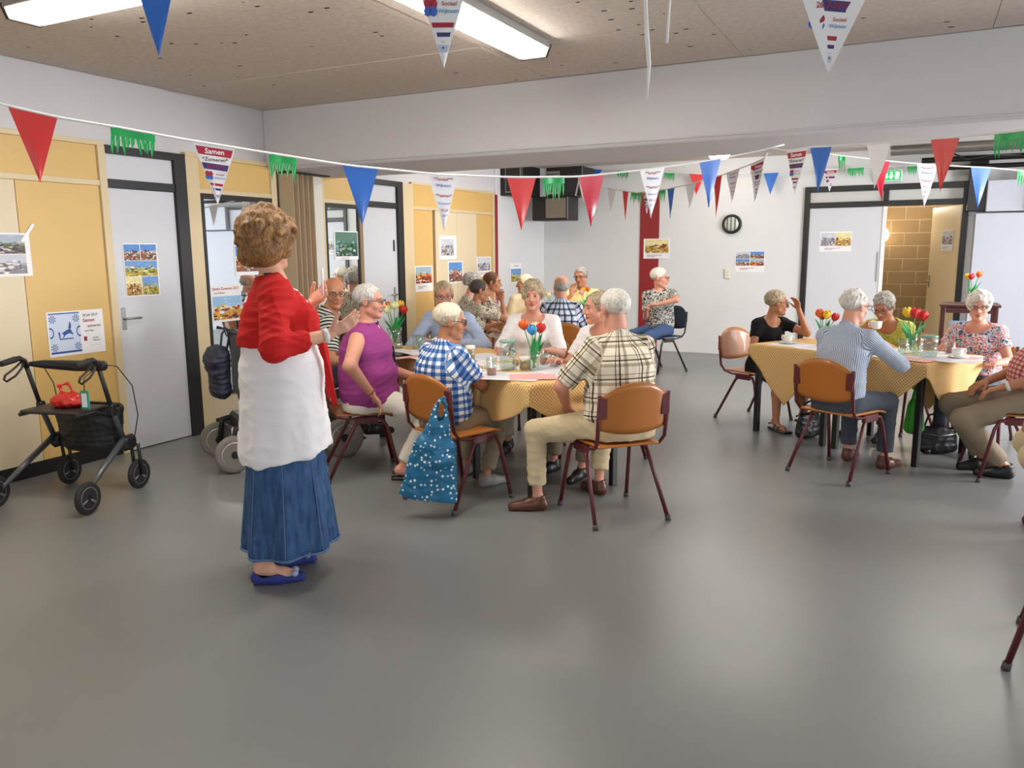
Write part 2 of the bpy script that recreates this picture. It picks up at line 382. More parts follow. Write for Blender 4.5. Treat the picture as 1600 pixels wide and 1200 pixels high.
d3p('leaf_edge', 1.0, 1.05, .008, 2.095, mat('leaf_edge', hexc('e8e8e6'), .4), -.01, .045)
d3p('flush_bolt', .965, .98, 1.1, 1.5, m_steel, -.012, .0)
lf = empty('open_leaf', (1.925, .1, 0), math.radians(-68)); lf.parent = d3
slab('door_leaf', -.86, 0, 0, .04, .008, 2.095, mat('warm_lit_door', hexc('e9d3a8'), .4), lf, None, .003)  # warm corridor light put into the colour of this leaf
lever(lf, (-.8, 0, 1.08), 1, (0, -1, 0), (1, 0, 0))
# corridor behind the double door: block wall, globe lamp
cw = tag(empty('wall_corridor', (-1.9, 14.0, 0)), 'sandy block wall of the corridor seen through the open door', None, None, 'structure')
slab('mortar_bed', 0, 4.0, .005, .2, 0, CZ, mat('mortar', hexc('d2c0a0'), .9), cw, None)
m_blk = mat('sand_block', hexc('a88c66'), .85, noise=.12, nscale=4, bump=.2)
bme = MB().box((0, 0, 0), (.385, .03, .185), bev=.004).mesh('block'); bme.materials.append(m_blk)
for r in range(13):
    for c in range(11):
        o = link('block', bme, m_blk, cw, (.2*(r % 2)+c*.395-.1, .015, .105+r*.197))
slab('wall_corridor_left', -2.2, -1.9, BY+.2, 14.2, 0, CZ, mat('mortar'), None); slab('wall_corridor_right', 2.1, 2.3, BY+.2, 14.2, 0, CZ, mat('mortar'), None)
slab('ceiling_corridor', -2.2, 2.3, BY+.2, 14.2, CZ, CZ+.1, m_white, None)
gl = tag(empty('globe_lamp', (-.55, 13.97, 1.75)), 'white globe wall lamp in the corridor behind the door', 'lamp')
MB().lathe([(0, -.12), (.06, -.105), (.105, -.06), (.12, 0), (.105, .06), (.06, .105), (0, .12)], 20, (0, -.14, 0)).build('globe', mat('lamp_globe', (1, .9, .7), .4, emit=(1, .82, .55), estr=6), gl)
MB().lathe([(.05, 0), (.05, .03)], 16, (0, 0, 0), (0, -1, 0)).build('wall_plate', m_white, gl)
pl = bpy.data.lights.new('corridor_lamp', 'POINT'); pl.energy = 26; pl.color = (1, .87, .68); pl.shadow_soft_size = .12
po = bpy.data.objects.new('corridor_lamp', pl); COL.objects.link(po); po.location = (-.2, 13.2, 2.2)
# right wall and rear wall with windows
def window_wall(name, lab, along, fixed, a0, a1, openings, sign):
    w = tag(empty(name), lab, None, None, 'structure'); zb, zt = .9, 2.4; last = a0
    def seg(n, u0, u1, z0, z1, m, t0=0., t1=.2, par=w):
        f0, f1 = sorted((fixed+sign*t0, fixed+sign*t1))
        return slab(n, f0, f1, u0, u1, z0, z1, m, par, None) if along == 'y' else slab(n, u0, u1, f0, f1, z0, z1, m, par, None)
    seg('wall_section', a0, a1, 0, zb, m_white); seg('wall_section', a0, a1, zt, CZ, m_white)
    for k, (u0, u1) in enumerate(openings):
        seg('wall_section', last, u0, zb, zt, m_white); last = u1
        for q in (u0, (u0+u1)/2-.03, u1-.06): seg('window_frame', q, q+.06, zb, zt, m_doorw, .04, .1)
        seg('window_sill', u0, u1, zb, zb+.05, m_doorw, -.08, .1); seg('window_frame', u0, u1, zt-.06, zt, m_doorw, .04, .1)
    seg('wall_section', last, a1, zb, zt, m_white)
window_wall('wall_right', 'right wall with daylight windows', 'y', RW, -3.4, BY, [(y-1, y+1) for y in (-1.0, 1.6, 4.2, 7.2, 9.8)], 1)
window_wall('wall_rear', 'rear wall with daylight windows', 'x', -3.0, WX-.03, RW, [(x-1, x+1) for x in (-3.2, 0., 2.8)], -1)
# right end of the back wall: proud board, white boxes, dark ducts
m_board = mat('grey_white_board', hexc('b6bac4'), .7)
slab('wall_board', .60, RW, -.30, 0, 0, 1.965, m_board, wb, None, .004)
slab('wall_box', .70, 1.13, -.34, 0, 1.985, 2.36, m_board, wb, None, .006); slab('wall_box', 1.15, 2.2, -.42, 0, 1.985, 2.42, m_board, wb, None, .006)
slab('black_riser', .50, .70, -.22, -.03, 2.0, 2.66, m_black, wb, None, .004)
du = tag(empty('service_pipes', (.2, 11.5, 2.5)), 'dark and silver pipes under the ceiling by the back right corner', 'pipes')
MB().tube([(-.25, -.02, .12), (4.2, -.02, .12)], .035, 10).build('pipe', m_black, du); MB().tube([(-.1, .0, .02), (4.2, .0, .02)], .03, 10).build('pipe', m_black, du)
MB().tube([(-.6, -.2, .24), (4.2, -.2, .24)], .06, 14).build('duct', mat('zinc'), du)
MB().tube([(.05, -.1, .2), (.25, -.1, .1), (.5, -.08, .14), (.8, -.05, .13)], .01, 6).build('cable', m_black, du)

# ------------------------------------------------------------------ lamps, signs, wall devices
m_tube = mat('lamp_diffuser', (1, 1, 1), .4, emit=(1, .95, .87), estr=30)
m_lampb = mat('lamp_body', hexc('8f8c88'), .4)
def luminaire(cx, cy, L, ax, label):
    r = tag(empty('ceiling_light', (cx, cy, CZ-.012), 0 if ax == 'y' else math.pi/2), label, 'lamp', None)
    MB().box((0, 0, -.03), (.24, L, .06), bev=.012).build('housing', m_lampb, r)
    mb = MB(); pr = [(-.115, -.055), (-.085, -.095), (.085, -.095), (.115, -.055)]
    vs = [(x, y, z) for y in (-L/2+.025, L/2-.025) for x, z in pr]
    mb.add(vs, [(0, 1, 5, 4), (1, 2, 6, 5), (2, 3, 7, 6), (3, 0, 4, 7), (0, 3, 2, 1), (4, 5, 6, 7)]); mb.build('diffuser', m_tube, r)
    for s in (-1, 1):
        MB().add([(x, s*L/2+q, z) for q in (-.012, .012) for x, z in ((-.122, -.03), (-.09, -.102), (.09, -.102), (.122, -.03))],
                 [(0, 1, 5, 4), (1, 2, 6, 5), (2, 3, 7, 6), (3, 0, 4, 7), (0, 3, 2, 1), (4, 5, 6, 7)]).build('end_cap', m_black, r)
luminaire(-3.42, 2.78, 1.62, 'x', 'long fluorescent ceiling light at the upper left, running along the beam')
luminaire(-2.24, 4.02, 1.46, 'y', 'fluorescent ceiling light pointing at the beam, half behind a pennant')
r = tag(empty('ceiling_light', (-2.5, 11.2, CZ-.012)), 'small round ceiling light beyond the beam', 'lamp')
MB().lathe([(.15, 0), (.15, -.02)], 24).build('housing', m_lampb, r); MB().lathe([(.14, -.02), (.13, -.06), (.09, -.085), (0, -.095)], 24).build('diffuser', m_tube, r)
for x, lb in ((-3.9, 'fluorescent ceiling light above the far table, hidden by the beam'), (-1.6, 'fluorescent ceiling light beyond the beam, hidden by it in the middle'), (.8, 'fluorescent ceiling light before the double door, hidden by the beam')): luminaire(x, 8.6, 1.5, 'x', lb)  # unseen lamps added behind the beam to brighten the far floor and walls
wl2 = tag(empty('wall_lamp', (-2.455, BY, 1.905)), 'round black wall lamp with vertical grille bars on the back wall', 'lamp')
MB().lathe([(.14, 0), (.14, .04), (.125, .055), (.115, .05)], 28, (0, 0, 0), (0, -1, 0)).build('rim', m_black, wl2)
MB().lathe([(.115, .0), (.115, .045), (.07, .06), (0, .065)], 28, (0, 0, 0), (0, -1, 0)).build('lens', mat('lamp_lens', hexc('c9cfc4'), .3), wl2)
for x in (-.055, 0, .055): MB().box((x, -.068, 0), (.012, .012, .22), bev=.003).build('grille_bar', m_black, wl2)
sw = tag(empty('switch_panel', (-2.495, BY, 1.19)), 'small cream switch panel on the back wall', 'switch')
MB().box((0, -.01, 0), (.085, .02, .15), bev=.004).build('plate', mat('switch_cream', hexc('d8d0b8'), .4), sw)
for z in (-.045, 0, .045): MB().box((0, -.023, z), (.06, .008, .035), bev=.002).build('rocker', mat('switch_white', hexc('e6e2d4'), .4), sw)
ex = tag(empty('exit_sign', (-.395, BY-.12, 2.485)), 'lit green emergency exit sign above the double door', 'sign')
MB().box((0, .04, 0), (.26, .08, .15), bev=.008).build('housing', m_white, ex)
m_exit = mat('exit_green', hexc('119a4c'), .4, emit=hexc('16a850'), estr=1.1); m_exw = mat('exit_white', (1, 1, 1), .4, emit=(1, 1, 1), estr=1.6)
MB().box((0, -.003, 0), (.23, .006, .12)).build('panel', m_exit, ex)
mb = MB(); mb.poly([(-.012, -.007, .042), (.012, -.007, .042), (.012, -.007, -.005), (.03, -.007, -.005), (0, -.007, -.045), (-.03, -.007, -.005), (-.012, -.007, -.005)][::-1]); mb.build('arrow', m_exw, ex)
MB().box((.07, -.0065, 0), (.045, .003, .085)).build('door_pictogram', m_exw, ex)
mb = MB(); mb.poly([(-.085, -.007, -.04), (-.07, -.007, -.04), (-.06, -.007, -.01), (-.048, -.007, -.035), (-.038, -.007, -.03), (-.05, -.007, .01), (-.045, -.007, .02), (-.055, -.007, .03), (-.068, -.007, .02), (-.08, -.007, .0)]); mb.build('figure_pictogram', m_exw, ex)
# black boxes high in the corner
b1 = tag(empty('speaker_cabinet', (-5.28, 10.45, 2.34)), 'black louvred box high on the left wall near the back corner', 'speaker')
MB().box((0, .3, .2), (.36, .6, .42), bev=.01).build('cabinet', m_black, b1)
mb = MB(); mb.box((.03, -.004, .21), (.25, .008, .36)); mb.build('grille_frame', m_lampb, b1); MB().box((.03, -.007, .21), (.22, .006, .33)).build('grille_back', m_black, b1)
for k in range(9): MB().box((.03, -.012, .065+k*.036), (.22, .008, .012)).build('louvre', mat('dark_metal', hexc('4a4a4a'), .4, .5), b1)
b2 = tag(empty('speaker_cabinet', (-4.72, 11.05, 2.34)), 'large black speaker box with round cone below the beam corner', 'speaker')
MB().box((0, .25, .2), (.58, .5, .42), bev=.01).build('cabinet', m_black, b2)
MB().lathe([(.15, 0), (.15, .012), (.13, .015), (.05, .002), (0, .01)], 24, (.1, 0, .18), (0, -1, 0)).build('cone', mat('cone_black', hexc('26262a'), .6), b2)
for k in range(7): MB().box((-.17, -.006, .07+k*.04), (.18, .01, .012)).build('louvre', mat('dark_metal'), b2)
MB().box((-.17, -.003, .19), (.21, .005, .33)).build('grille_frame', m_lampb, b2)
b3 = tag(empty('monitor', (-4.93, 11.0, 1.98)), 'black boxed monitor hanging under the speakers in the back left corner', 'monitor')
MB().box((0, .22, .18), (.58, .42, .35), bev=.012).build('case', m_black, b3)
MB().box((.1, .005, .18), (.32, .012, .28)).build('screen', mat('screen_grey', hexc('7b736a'), .25), b3)
MB().box((0, .5, .2), (.08, .9, .06)).build('bracket', m_black, b3)

# ------------------------------------------------------------------ posters
m_print = colattr_mat('print_ink', .45); m_paper = mat('white_paper', hexc('f0eff0'), .6); m_tape = mat('clear_tape', hexc('ecebea'), .3)
def pic_landscape(x0, x1, z0, z1, cols, seed, n=60):
    """printed picture as coloured shapes: (sky, mid, ground, accents)"""
    R = random.Random(seed); out = []; W, Hh = x1-x0, z1-z0
    sky, mid, gr, acc = cols
    def q(a, b, c, d, col): out.append(([(x0+W*a, z0+Hh*c), (x0+W*b, z0+Hh*c), (x0+W*b, z0+Hh*d), (x0+W*a, z0+Hh*d)], col))
    q(0, 1, 0, 1, gr); q(0, 1, .42, 1, mid); q(0, 1, .56, 1, sky)
    for i in range(n):
        a, c = R.random()*.9, R.random()*.62; s, t = R.uniform(.02, .1), R.uniform(.02, .085)
        col = R.choice(acc); k = R.uniform(.6, 1.25); col = tuple(min(1, v*k) for v in col)
        pts = [(a+s*math.cos(u+R.uniform(-.3, .3)), c+t*math.sin(u)) for u in (0, 1.2, 2.4, 3.6, 4.9)]
        out.append(([(x0+W*min(max(p[0], 0), 1), z0+Hh*min(max(p[1], 0), 1)) for p in pts], col))
    for i in range(6):
        a, c = R.random()*.8, R.uniform(.62, .95); s = R.uniform(.05, .2)
        out.append(([(x0+W*a, z0+Hh*c), (x0+W*min(a+s, 1), z0+Hh*(c-.02)), (x0+W*min(a+s*.8, 1), z0+Hh*min(c+.05, 1)), (x0+W*min(a+s*.3, 1), z0+Hh*min(c+.06, 1))], tuple(min(1, v*1.25) for v in sky)))
    return out
H_ = hexc
PAL = {'field': (H_('6f9ccf'), H_('8fb0c8'), H_('b9a23c'), [H_('8d7a20'), H_('d7c04c'), H_('5e6f35'), H_('e8e0c0')]),
       'town': (H_('5d8fd0'), H_('c4b8a8'), H_('8c5a48'), [H_('b33c32'), H_('e0d8cc'), H_('4c5666'), H_('d4a24a'), H_('2f3c58')]),
       'beach': (H_('9cc4e4'), H_('e6dcc4'), H_('d9a44c'), [H_('c3472c'), H_('e7c94b'), H_('32456a'), H_('f0efe8')]),
       'aerial': (H_('5f8474'), H_('48705c'), H_('365a40'), [H_('2c4a38'), H_('86a894'), H_('c9cfc2'), H_('5f8aa0')]),
       'sepia': (H_('e4d7a4'), H_('d6c078'), H_('b48f44'), [H_('7c4f28'), H_('e8d9a0'), H_('964632'), H_('c7a65a')]),
       'grey': (H_('c8ccd4'), H_('a6aab4'), H_('8a8890'), [H_('5c5a66'), H_('cfc8cc'), H_('8f7f80'), H_('dcd8d0')]),
       'room': (H_('a9b7c4'), H_('7f9a6a'), H_('6a5450'), [H_('c9c4c0'), H_('4c3c3c'), H_('867f8a'), H_('58703f')]),
       'red': (H_('9fb4c0'), H_('d4a843'), H_('a8402c'), [H_('c33a28'), H_('e9b94e'), H_('4c3a34'), H_('e8e4dc')])}
def poster(label, org, du, w, h, pics, lines=(), extra=None):
    """org: lower-left corner; du: unit vector along the width; face normal = du x z turned to the room"""
    du = V3(*du); nrm = np.cross(du, V3(0, 0, 1))
    r = MB()
    P = lambda x, z, e=0.: V3(*org)+du*x+V3(0, 0, z)+nrm*e
    r.add([P(0, 0, .0015), P(w, 0, .0015), P(w, h, .0015), P(0, h, .0015), P(0, 0, .0005), P(w, 0, .0005), P(w, h, .0005), P(0, h, .0005)],
          [(0, 1, 2, 3), (7, 6, 5, 4), (0, 4, 5, 1), (1, 5, 6, 2), (2, 6, 7, 3), (3, 7, 4, 0)])
    o = tag(r.build('poster', m_paper), label, 'poster')
    for (x0, x1, z0, z1, pal, seed) in pics:
        b = MB()
        for k, (pts, col) in enumerate(pic_landscape(x0*w, x1*w, z0*h, z1*h, PAL[pal], seed)):
            b.poly([P(x, z, .002+k*.00002) for x, z in pts], col)
        b.build('picture', m_print, o)
    M3 = Matrix(((du[0], 0, nrm[0]), (du[1], 0, nrm[1]), (du[2], 1, nrm[2])))
    for (x, z, size, txt, colm) in lines:
        M = M3.to_4x4(); M.translation = Vector(P(x*w, z*h, .0035)); text_obj('lettering', txt, size, colm, o, M)
    if extra: extra(o, P)
    return o
ink_r = mat('ink_red', H_('a81e38'), .5); ink_k = mat('ink_black', H_('26242a'), .5); ink_b = mat('ink_blue', H_('3563b8'), .5); ink_w = mat('ink_white', H_('f4f0f0'), .5)
ink_n = mat('ink_navy', H_('3a3470'), .5); ink_t = mat('ink_teal', H_('3d8fc0'), .5); ink_lb = mat('ink_pale_blue', H_('b9c3dc'), .5)
LY = (0, 1, 0); BX = (1, 0, 0); XS = WX+.002
cap = lambda z=.13, s=.018: ((.42, z, s, 'Samen Zomeren 2017', ink_r), (.3, z-.065, s*.7, 'Sociaal Wijkteam', ink_k), (.9, z-.02, s, '::', ink_n))
poster('white poster of two dark framed photos at the left edge of the picture', (XS, 3.10, 1.40), LY, .36, .29, [(.02, .9, .52, .96, 'room', 1), (.02, .9, .06, .5, 'grey', 2)])
MB().box((XS+.004, 3.45, 1.69), (.004, .02, .15), R=np.array([[1, 0, 0], [0, .8, -.6], [0, .6, .8]]).T).build('loose_tape', m_tape)
tag(bpy.data.objects['loose_tape'], 'loose curling strip of white tape on the cream panel', 'tape')
def delft(o, P):
    b = MB(); blue = H_('3458a0'); pale = H_('cfdaec'); w, h = .43, .33; k = [0]
    def pg(pts, c): b.poly([P(.03*w+x*.55*w, .06*h+z*.88*h, .0022+k[0]*.00002) for x, z in pts], c); k[0] += 1
    pg([(0, 0), (1, 0), (1, 1), (0, 1)], pale)
    pg([(0, 0), (1, 0), (1, .05), (0, .05)], blue); pg([(0, .97), (1, .97), (1, 1), (0, 1)], blue)
    for cx, cz in ((.12, .15), (.88, .15), (.12, .85), (.88, .85)):
        for a in range(8):
            u = a*math.pi/4+.2; pg([(cx, cz), (cx+.13*math.cos(u), cz+.11*math.sin(u)), (cx+.10*math.cos(u+.35), cz+.085*math.sin(u+.35))], blue)
    for cx in (.03, .97):
        for a in range(10):
            u, v = a*.628, (a+1)*.628; f = lambda q, rr: (min(max(cx+rr*.8*math.cos(q), 0), 1), .52+rr*math.sin(q))
            pg([f(u, .14), f(v, .14), f(v, .10), f(u, .10)], blue)
    pg([(.3, .34), (.75, .34), (.75, .37), (.3, .37)], blue); pg([(.3, .36), (.33, .36), (.33, .5), (.29, .56), (.27, .5)], blue)
    pg([(.38, .5), (.52, .56), (.66, .6), (.72, .52), (.6, .48), (.46, .44)], blue); pg([(.6, .6), (.66, .78), (.7, .72), (.69, .6)], blue); pg([(.45, .46), (.4, .38), (.43, .38), (.5, .46)], blue); pg([(.62, .5), (.74, .44), (.76, .46), (.68, .54)], blue)
    b.build('picture', m_print, o)
    MB().add([P(.63*w, .28*h, .002), P(.69*w, .28*h, .002), P(.69*w, .38*h, .002), P(.63*w, .38*h, .002)], [(0, 1, 2, 3)]).build('emblem', ink_r, o)
poster('white poster with a blue delft tile motif on the yellow panel above the rollator', (XS, 3.52, .82), LY, .44, .32, [], ((.76, .88, .026, '28 juli 2017', ink_k), (.73, .76, .036, 'Samen', ink_r), (.82, .63, .03, 'zomeren', ink_r), (.72, .52, .018, 'voor Pepi', ink_k), (.83, .35, .016, 'Sociaal', ink_k), (.84, .29, .016, 'Wijkteam', ink_k), (.81, .2, .016, '___________', ink_r)), delft)
poster('tall photo collage poster with a wide field on the first white door', (XS, 4.18, 1.215), LY, .31, .41, [(.02, .48, .68, .98, 'town', 11), (.5, .97, .68, .98, 'town', 5), (.02, .97, .38, .67, 'field', 3), (.02, .46, .02, .37, 'sepia', 4), (.48, .97, .02, .37, 'field', 8)])
MX = XS+.0075
poster('white poster with a beach photo taped low on the first mirror', (MX, 4.99, .945), LY, .36, .33, [(.07, .98, .06, .68, 'beach', 6)], ((.5, .88, .034, 'Samen Zomeren 2017', ink_r), (.3, .77, .018, 'Sociaal Wijkteam', ink_r)))
poster('small blue harbour photo poster on the first mirror', (MX, 5.30, 1.345), LY, .30, .27, [(.04, .96, .12, .96, 'town', 21)])
poster('green aerial photo poster taped on the narrow mirror', (MX, 6.68, 1.465), LY, .41, .30, [(.05, .95, .12, .96, 'aerial', 7)], cap(.06, .014))
poster('poster with a red and orange terrace photo on the far yellow panel', (XS, 8.18, 1.055), LY, .40, .315, [(.05, .95, .32, .96, 'red', 9)], cap(.2, .022))
poster('poster with a small grey village photo, upper one on the far cream panel', (XS, 8.755, 1.443), LY, .43, .30, [(.1, .82, .16, .86, 'grey', 10)])
poster('poster with a colourful blue street photo on the far cream panel', (XS, 8.955, 1.13), LY, .385, .285, [(.06, .94, .06, .95, 'town', 12)])
poster('poster with a pale square photo beside the red jamb', (XS, 9.725, 1.19), LY, .41, .275, [(.06, .94, .3, .96, 'grey', 13)], cap(.18, .02))
poster('poster with a small golden photo on the white wall by the back corner', (XS, 10.745, 1.07), LY, .39, .29, [(.06, .94, .03, .7, 'field', 14)], ((.5, .85, .022, 'Samen Zomeren', ink_k),))
YB = BY-.002
poster('poster with a sepia cycling photo on the red strip', (-3.775, YB-.013, 1.412), BX, .41, .30, [(.06, .95, .28, .95, 'sepia', 15)], cap(.17, .026))
poster('poster of four blue photos on the back wall beside the switch panel', (-2.39, YB, 1.218), BX, .415, .30, [(.02, .49, .64, .97, 'grey', 16), (.51, .98, .64, .97, 'town', 17), (.02, .49, .3, .62, 'town', 18), (.51, .98, .3, .62, 'red', 19)], cap(.18, .022))
poster('poster of two beach photos on the closed white leaf of the double door', (-1.245, YB, 1.505), BX, .41, .27, [(.03, .49, .28, .94, 'grey', 20), (.5, .98, .28, .94, 'sepia', 22)], cap(.17, .022))
pd = poster('poster with grey figures on the open cream door leaf', (0, 0, 0), (1, 0, 0), .34, .28, [(.05, .95, .32, .95, 'grey', 24)], cap(.2, .02))
pd.matrix_world = Matrix.Translation((-1.47+1.925, BY+.1, 0)) @ Matrix.Rotation(math.radians(-68), 4, 'Z') @ Matrix.Translation((-.5, -.004, 1.5))

# ------------------------------------------------------------------ bunting
m_string = mat('white_cord', H_('e8e6e2'), .6)
FC = {'red': mat('flag_red', H_('d8332f'), .35), 'crimson': mat('flag_crimson', H_('c8243c'), .25), 'blue': mat('flag_blue', H_('2f6cc4'), .3), 'green': mat('flag_green', H_('1faa55'), .4), 'white': mat('flag_white', H_('e9e7e8'), .4)}
def flag(par, a, b, kind, h, curl=0., swing=0.):
    """triangle hanging from cord points a-b"""
    a, b = V3(*a), V3(*b); W = np.linalg.norm(b-a); du = unit(b-a); nrm = unit(np.cross(du, V3(0, 0, 1))); dn = unit(V3(0, 0, -1)+nrm*swing)
    col = 'white' if kind in ('samen', 'sociaal') else kind.split('_')[0]
    mb = MB()
    if kind == 'green':
        R = random.Random(int(W*1e5)); hh = h*.36; n = 9
        mb.grid(lambda u, v: a+du*(u*W)+dn*(v*hh*.35)+nrm*(.004*math.sin(u*9)), 12, 2)
        for i in range(n):
            u0, u1 = i/n, (i+.8)/n; L = hh*R.uniform(.45, 1.); off = R.uniform(-.012, .012)
            mb.add([a+du*(u0*W)+dn*hh*.33, a+du*(u1*W)+dn*hh*.33, a+du*(u1*W+off*.5)+dn*(hh*.33+L*.5)+nrm*.004, a+du*((u0+u1)/2*W+off)+dn*(hh*.33+L), a+du*(u0*W+off*.5)+dn*(hh*.33+L*.5)+nrm*.004], [(0, 1, 2, 3, 4)])
        return mb.build('fringe', FC['green'], par)
    ph = W*97
    def fn(u, v):
        wv = W*(1-v); x = W*.5+(u-.5)*wv
        return a+du*(x+curl*.3*W*v*v)+dn*(v*h)+nrm*(.006*math.sin(v*5+ph)*v+.004*math.sin(u*6+ph)*v+curl*h*.5*v*v*v)
    mb.grid(fn, 6, 9); o = mb.build('pennant', FC[col], par)
    if kind not in ('samen', 'sociaal'): return o
    def P(x, v, e=.001): return fn(.5, v)+du*(x*W*(1-v)) + nrm*e
    def bar(v0, v1, m, wl=.5, wr=.5):
        q = MB(); q.add([P(-wl, v1), P(wr, v1), P(wr, v0), P(-wl, v0)], [(0, 1, 2, 3)]); q.build('print_bar', m, o)
    def txt(v, s, t, m, x=0.):
        M3 = Matrix(((du[0], -dn[0], nrm[0]), (du[1], -dn[1], nrm[1]), (du[2], -dn[2], nrm[2]))).to_4x4(); M3.translation = Vector(P(0, v, .004)+du*x*W); text_obj('lettering', t, s*h, m, o, M3)
    if kind == 'samen':
        bar(.06, .19, ink_r, .46, .46); txt(.125, .12, 'Samen', ink_w); txt(.255, .088, '*Zomeren*', ink_k); bar(.32, .42, ink_n, .46, .46); txt(.37, .075, '28-7-2017', ink_r)
        for k in range(4):
            c = [(-.2, .49), (-.12, .49), (-.2, .55), (-.12, .55)][k]; q = MB(); q.add([P(0, c[1], .002)+du*(c[0]*W+.052*W*math.cos(t))+dn*(.042*h*math.sin(t)) for t in [j*math.pi/4 for j in range(8)]], [tuple(range(8))[::-1]]); q.build('emblem', ink_r if k < 2 else ink_b, o)
        txt(.49, .048, 'Sociaal', ink_r, .09); txt(.55, .045, 'Wijkteam', ink_t, .08)
        bar(.64, .68, ink_r, .42, .42); bar(.72, .755, ink_n, .3, .36); txt(.79, .03, '......', ink_k); bar(.82, .88, ink_lb, .45, .45); txt(.855, .05, '*', ink_k)
    else:
        for v, s, t, m in ((.09, .078, '**Sociaal***', ink_r), (.2, .075, 'Wijkteam', ink_b), (.275, .02, '.......................', ink_t), (.38, .082, '**samen*', ink_r), (.52, .055, '*Zomeren*', ink_b), (.64, .06, '28 juli', ink_r), (.74, .055, '2017', ink_b), (.82, .025, '......', ink_t)): txt(v, s, t, m)
    return o
def bunting(label, A, B, cord, flags, h):
    """cord strung in plan from A to B: (distance along, height) points; flags: (start, end, kind, height, curl)"""
    A, B = np.array(A), np.array(B); d = (B-A)/np.linalg.norm(B-A); ss, zz = [c[0] for c in cord], [c[1] for c in cord]
    def at(q): return V3(*(A+d*q), np.interp(q, ss, zz))
    o = tag(MB().tube([at(q) for q in np.linspace(ss[0], ss[-1], 40)], .0058, 6).build('bunting', m_string), label, 'bunting')
    for f in flags: flag(o, at(f[0]), at(f[1]), f[2], f[3] if len(f) > 3 and f[3] else h, f[4] if len(f) > 4 else 0.)
    return o
bunting('bunting of red, blue, white and green pennants across the left of the hall', (-3.504, 2.005), (-0.842, 5.645),
        [(0.0, 2.182), (0.13, 2.162), (0.156, 2.156), (0.329, 2.122), (0.334, 2.121), (0.532, 2.098), (0.551, 2.096), (0.709, 2.074), (0.862, 2.053), (1.051, 2.032), (1.201, 2.015), (1.33, 2.001), (1.555, 1.976), (1.571, 1.974), (1.739, 1.965), (2.005, 1.95), (2.083, 1.946), (2.179, 1.946), (2.468, 1.947), (2.5, 1.947), (2.652, 1.953), (2.693, 1.955), (2.835, 1.961), (2.929, 1.965), (2.933, 1.965), (3.108, 1.986), (3.358, 2.017), (3.405, 2.022), (3.543, 2.043), (3.808, 2.084), (3.844, 2.089), (3.982, 2.115), (4.262, 2.167), (4.51, 2.224)],
        [(0.156, 0.334, 'red'), (0.532, 0.709, 'green'), (0.862, 1.051, 'samen', 0.275), (1.201, 1.33, 'green'), (1.555, 1.739, 'blue'), (2.005, 2.179, 'sociaal'), (2.468, 2.652, 'red'), (2.693, 2.835, 'green'), (2.929, 3.108, 'crimson'), (3.358, 3.543, 'sociaal'), (3.808, 3.982, 'blue')], 0.29)
bunting('bunting hanging off the beam towards the right edge, with a large red pennant', (-0.934, 5.717), (0.628, 4.773),
        [(0.0, 2.217), (0.123, 2.185), (0.133, 2.182), (0.298, 2.186), (0.312, 2.187), (0.473, 2.177), (0.712, 2.162), (0.873, 2.155), (1.107, 2.145), (1.271, 2.136), (1.451, 2.132), (1.594, 2.129), (1.612, 2.129), (1.825, 2.124)],
        [(0.123, 0.298, 'samen'), (0.312, 0.473, 'blue'), (0.712, 0.873, 'white', 0.26, 0.15), (1.107, 1.271, 'red'), (1.451, 1.612, 'green')], 0.285)
bunting('thin bunting sagging behind the first one towards the black speakers', (-3.179, 7.845), (-1.107, 6.804),
        [(0.0, 2.244), (0.339, 2.176), (0.422, 2.157), (0.523, 2.133), (0.541, 2.13), (0.639, 2.115), (0.718, 2.102), (0.752, 2.097), (0.83, 2.084), (0.897, 2.085), (0.905, 2.086), (1.02, 2.088), (1.117, 2.089), (1.196, 2.091), (1.219, 2.093), (1.304, 2.101), (1.431, 2.113), (1.439, 2.114), (1.555, 2.131), (1.64, 2.144), (1.744, 2.157), (1.826, 2.168), (1.833, 2.169), (1.879, 2.179), (2.016, 2.208), (2.073, 2.22), (2.117, 2.232), (2.257, 2.27), (2.304, 2.31), (2.318, 2.368)],
        [(0.422, 0.541, 'white', 0.26, 0.25), (0.639, 0.718, 'red'), (0.752, 0.897, 'green'), (0.905, 1.02, 'samen', 0.2), (1.117, 1.196, 'green'), (1.219, 1.304, 'blue'), (1.431, 1.555, 'white', 0.22, 0.3), (1.744, 1.833, 'red', 0.34), (1.879, 2.016, 'sociaal', 0.26), (2.117, 2.257, 'samen', 0.34, 0.15)], 0.27)
bunting('bunting running high along the back wall', (-4.857, 11.85), (-0.048, 11.85),
        [(0.0, 2.813), (0.234, 2.787), (0.444, 2.764), (0.63, 2.743), (0.671, 2.74), (0.854, 2.723), (1.409, 2.673), (1.525, 2.662), (1.564, 2.659), (1.783, 2.64), (1.998, 2.621), (2.007, 2.621), (2.833, 2.598), (2.894, 2.596), (3.04, 2.598), (3.615, 2.605), (3.729, 2.606), (3.809, 2.607), (3.929, 2.609), (4.126, 2.611), (4.646, 2.596), (4.758, 2.593), (4.809, 2.592)],
        [(0.234, 0.444, 'blue', 0.12), (0.671, 0.854, 'green'), (1.409, 1.564, 'green'), (1.783, 2.007, 'red'), (2.833, 3.04, 'blue'), (3.615, 3.809, 'samen'), (3.929, 4.126, 'green'), (4.646, 4.758, 'green')], 0.3)
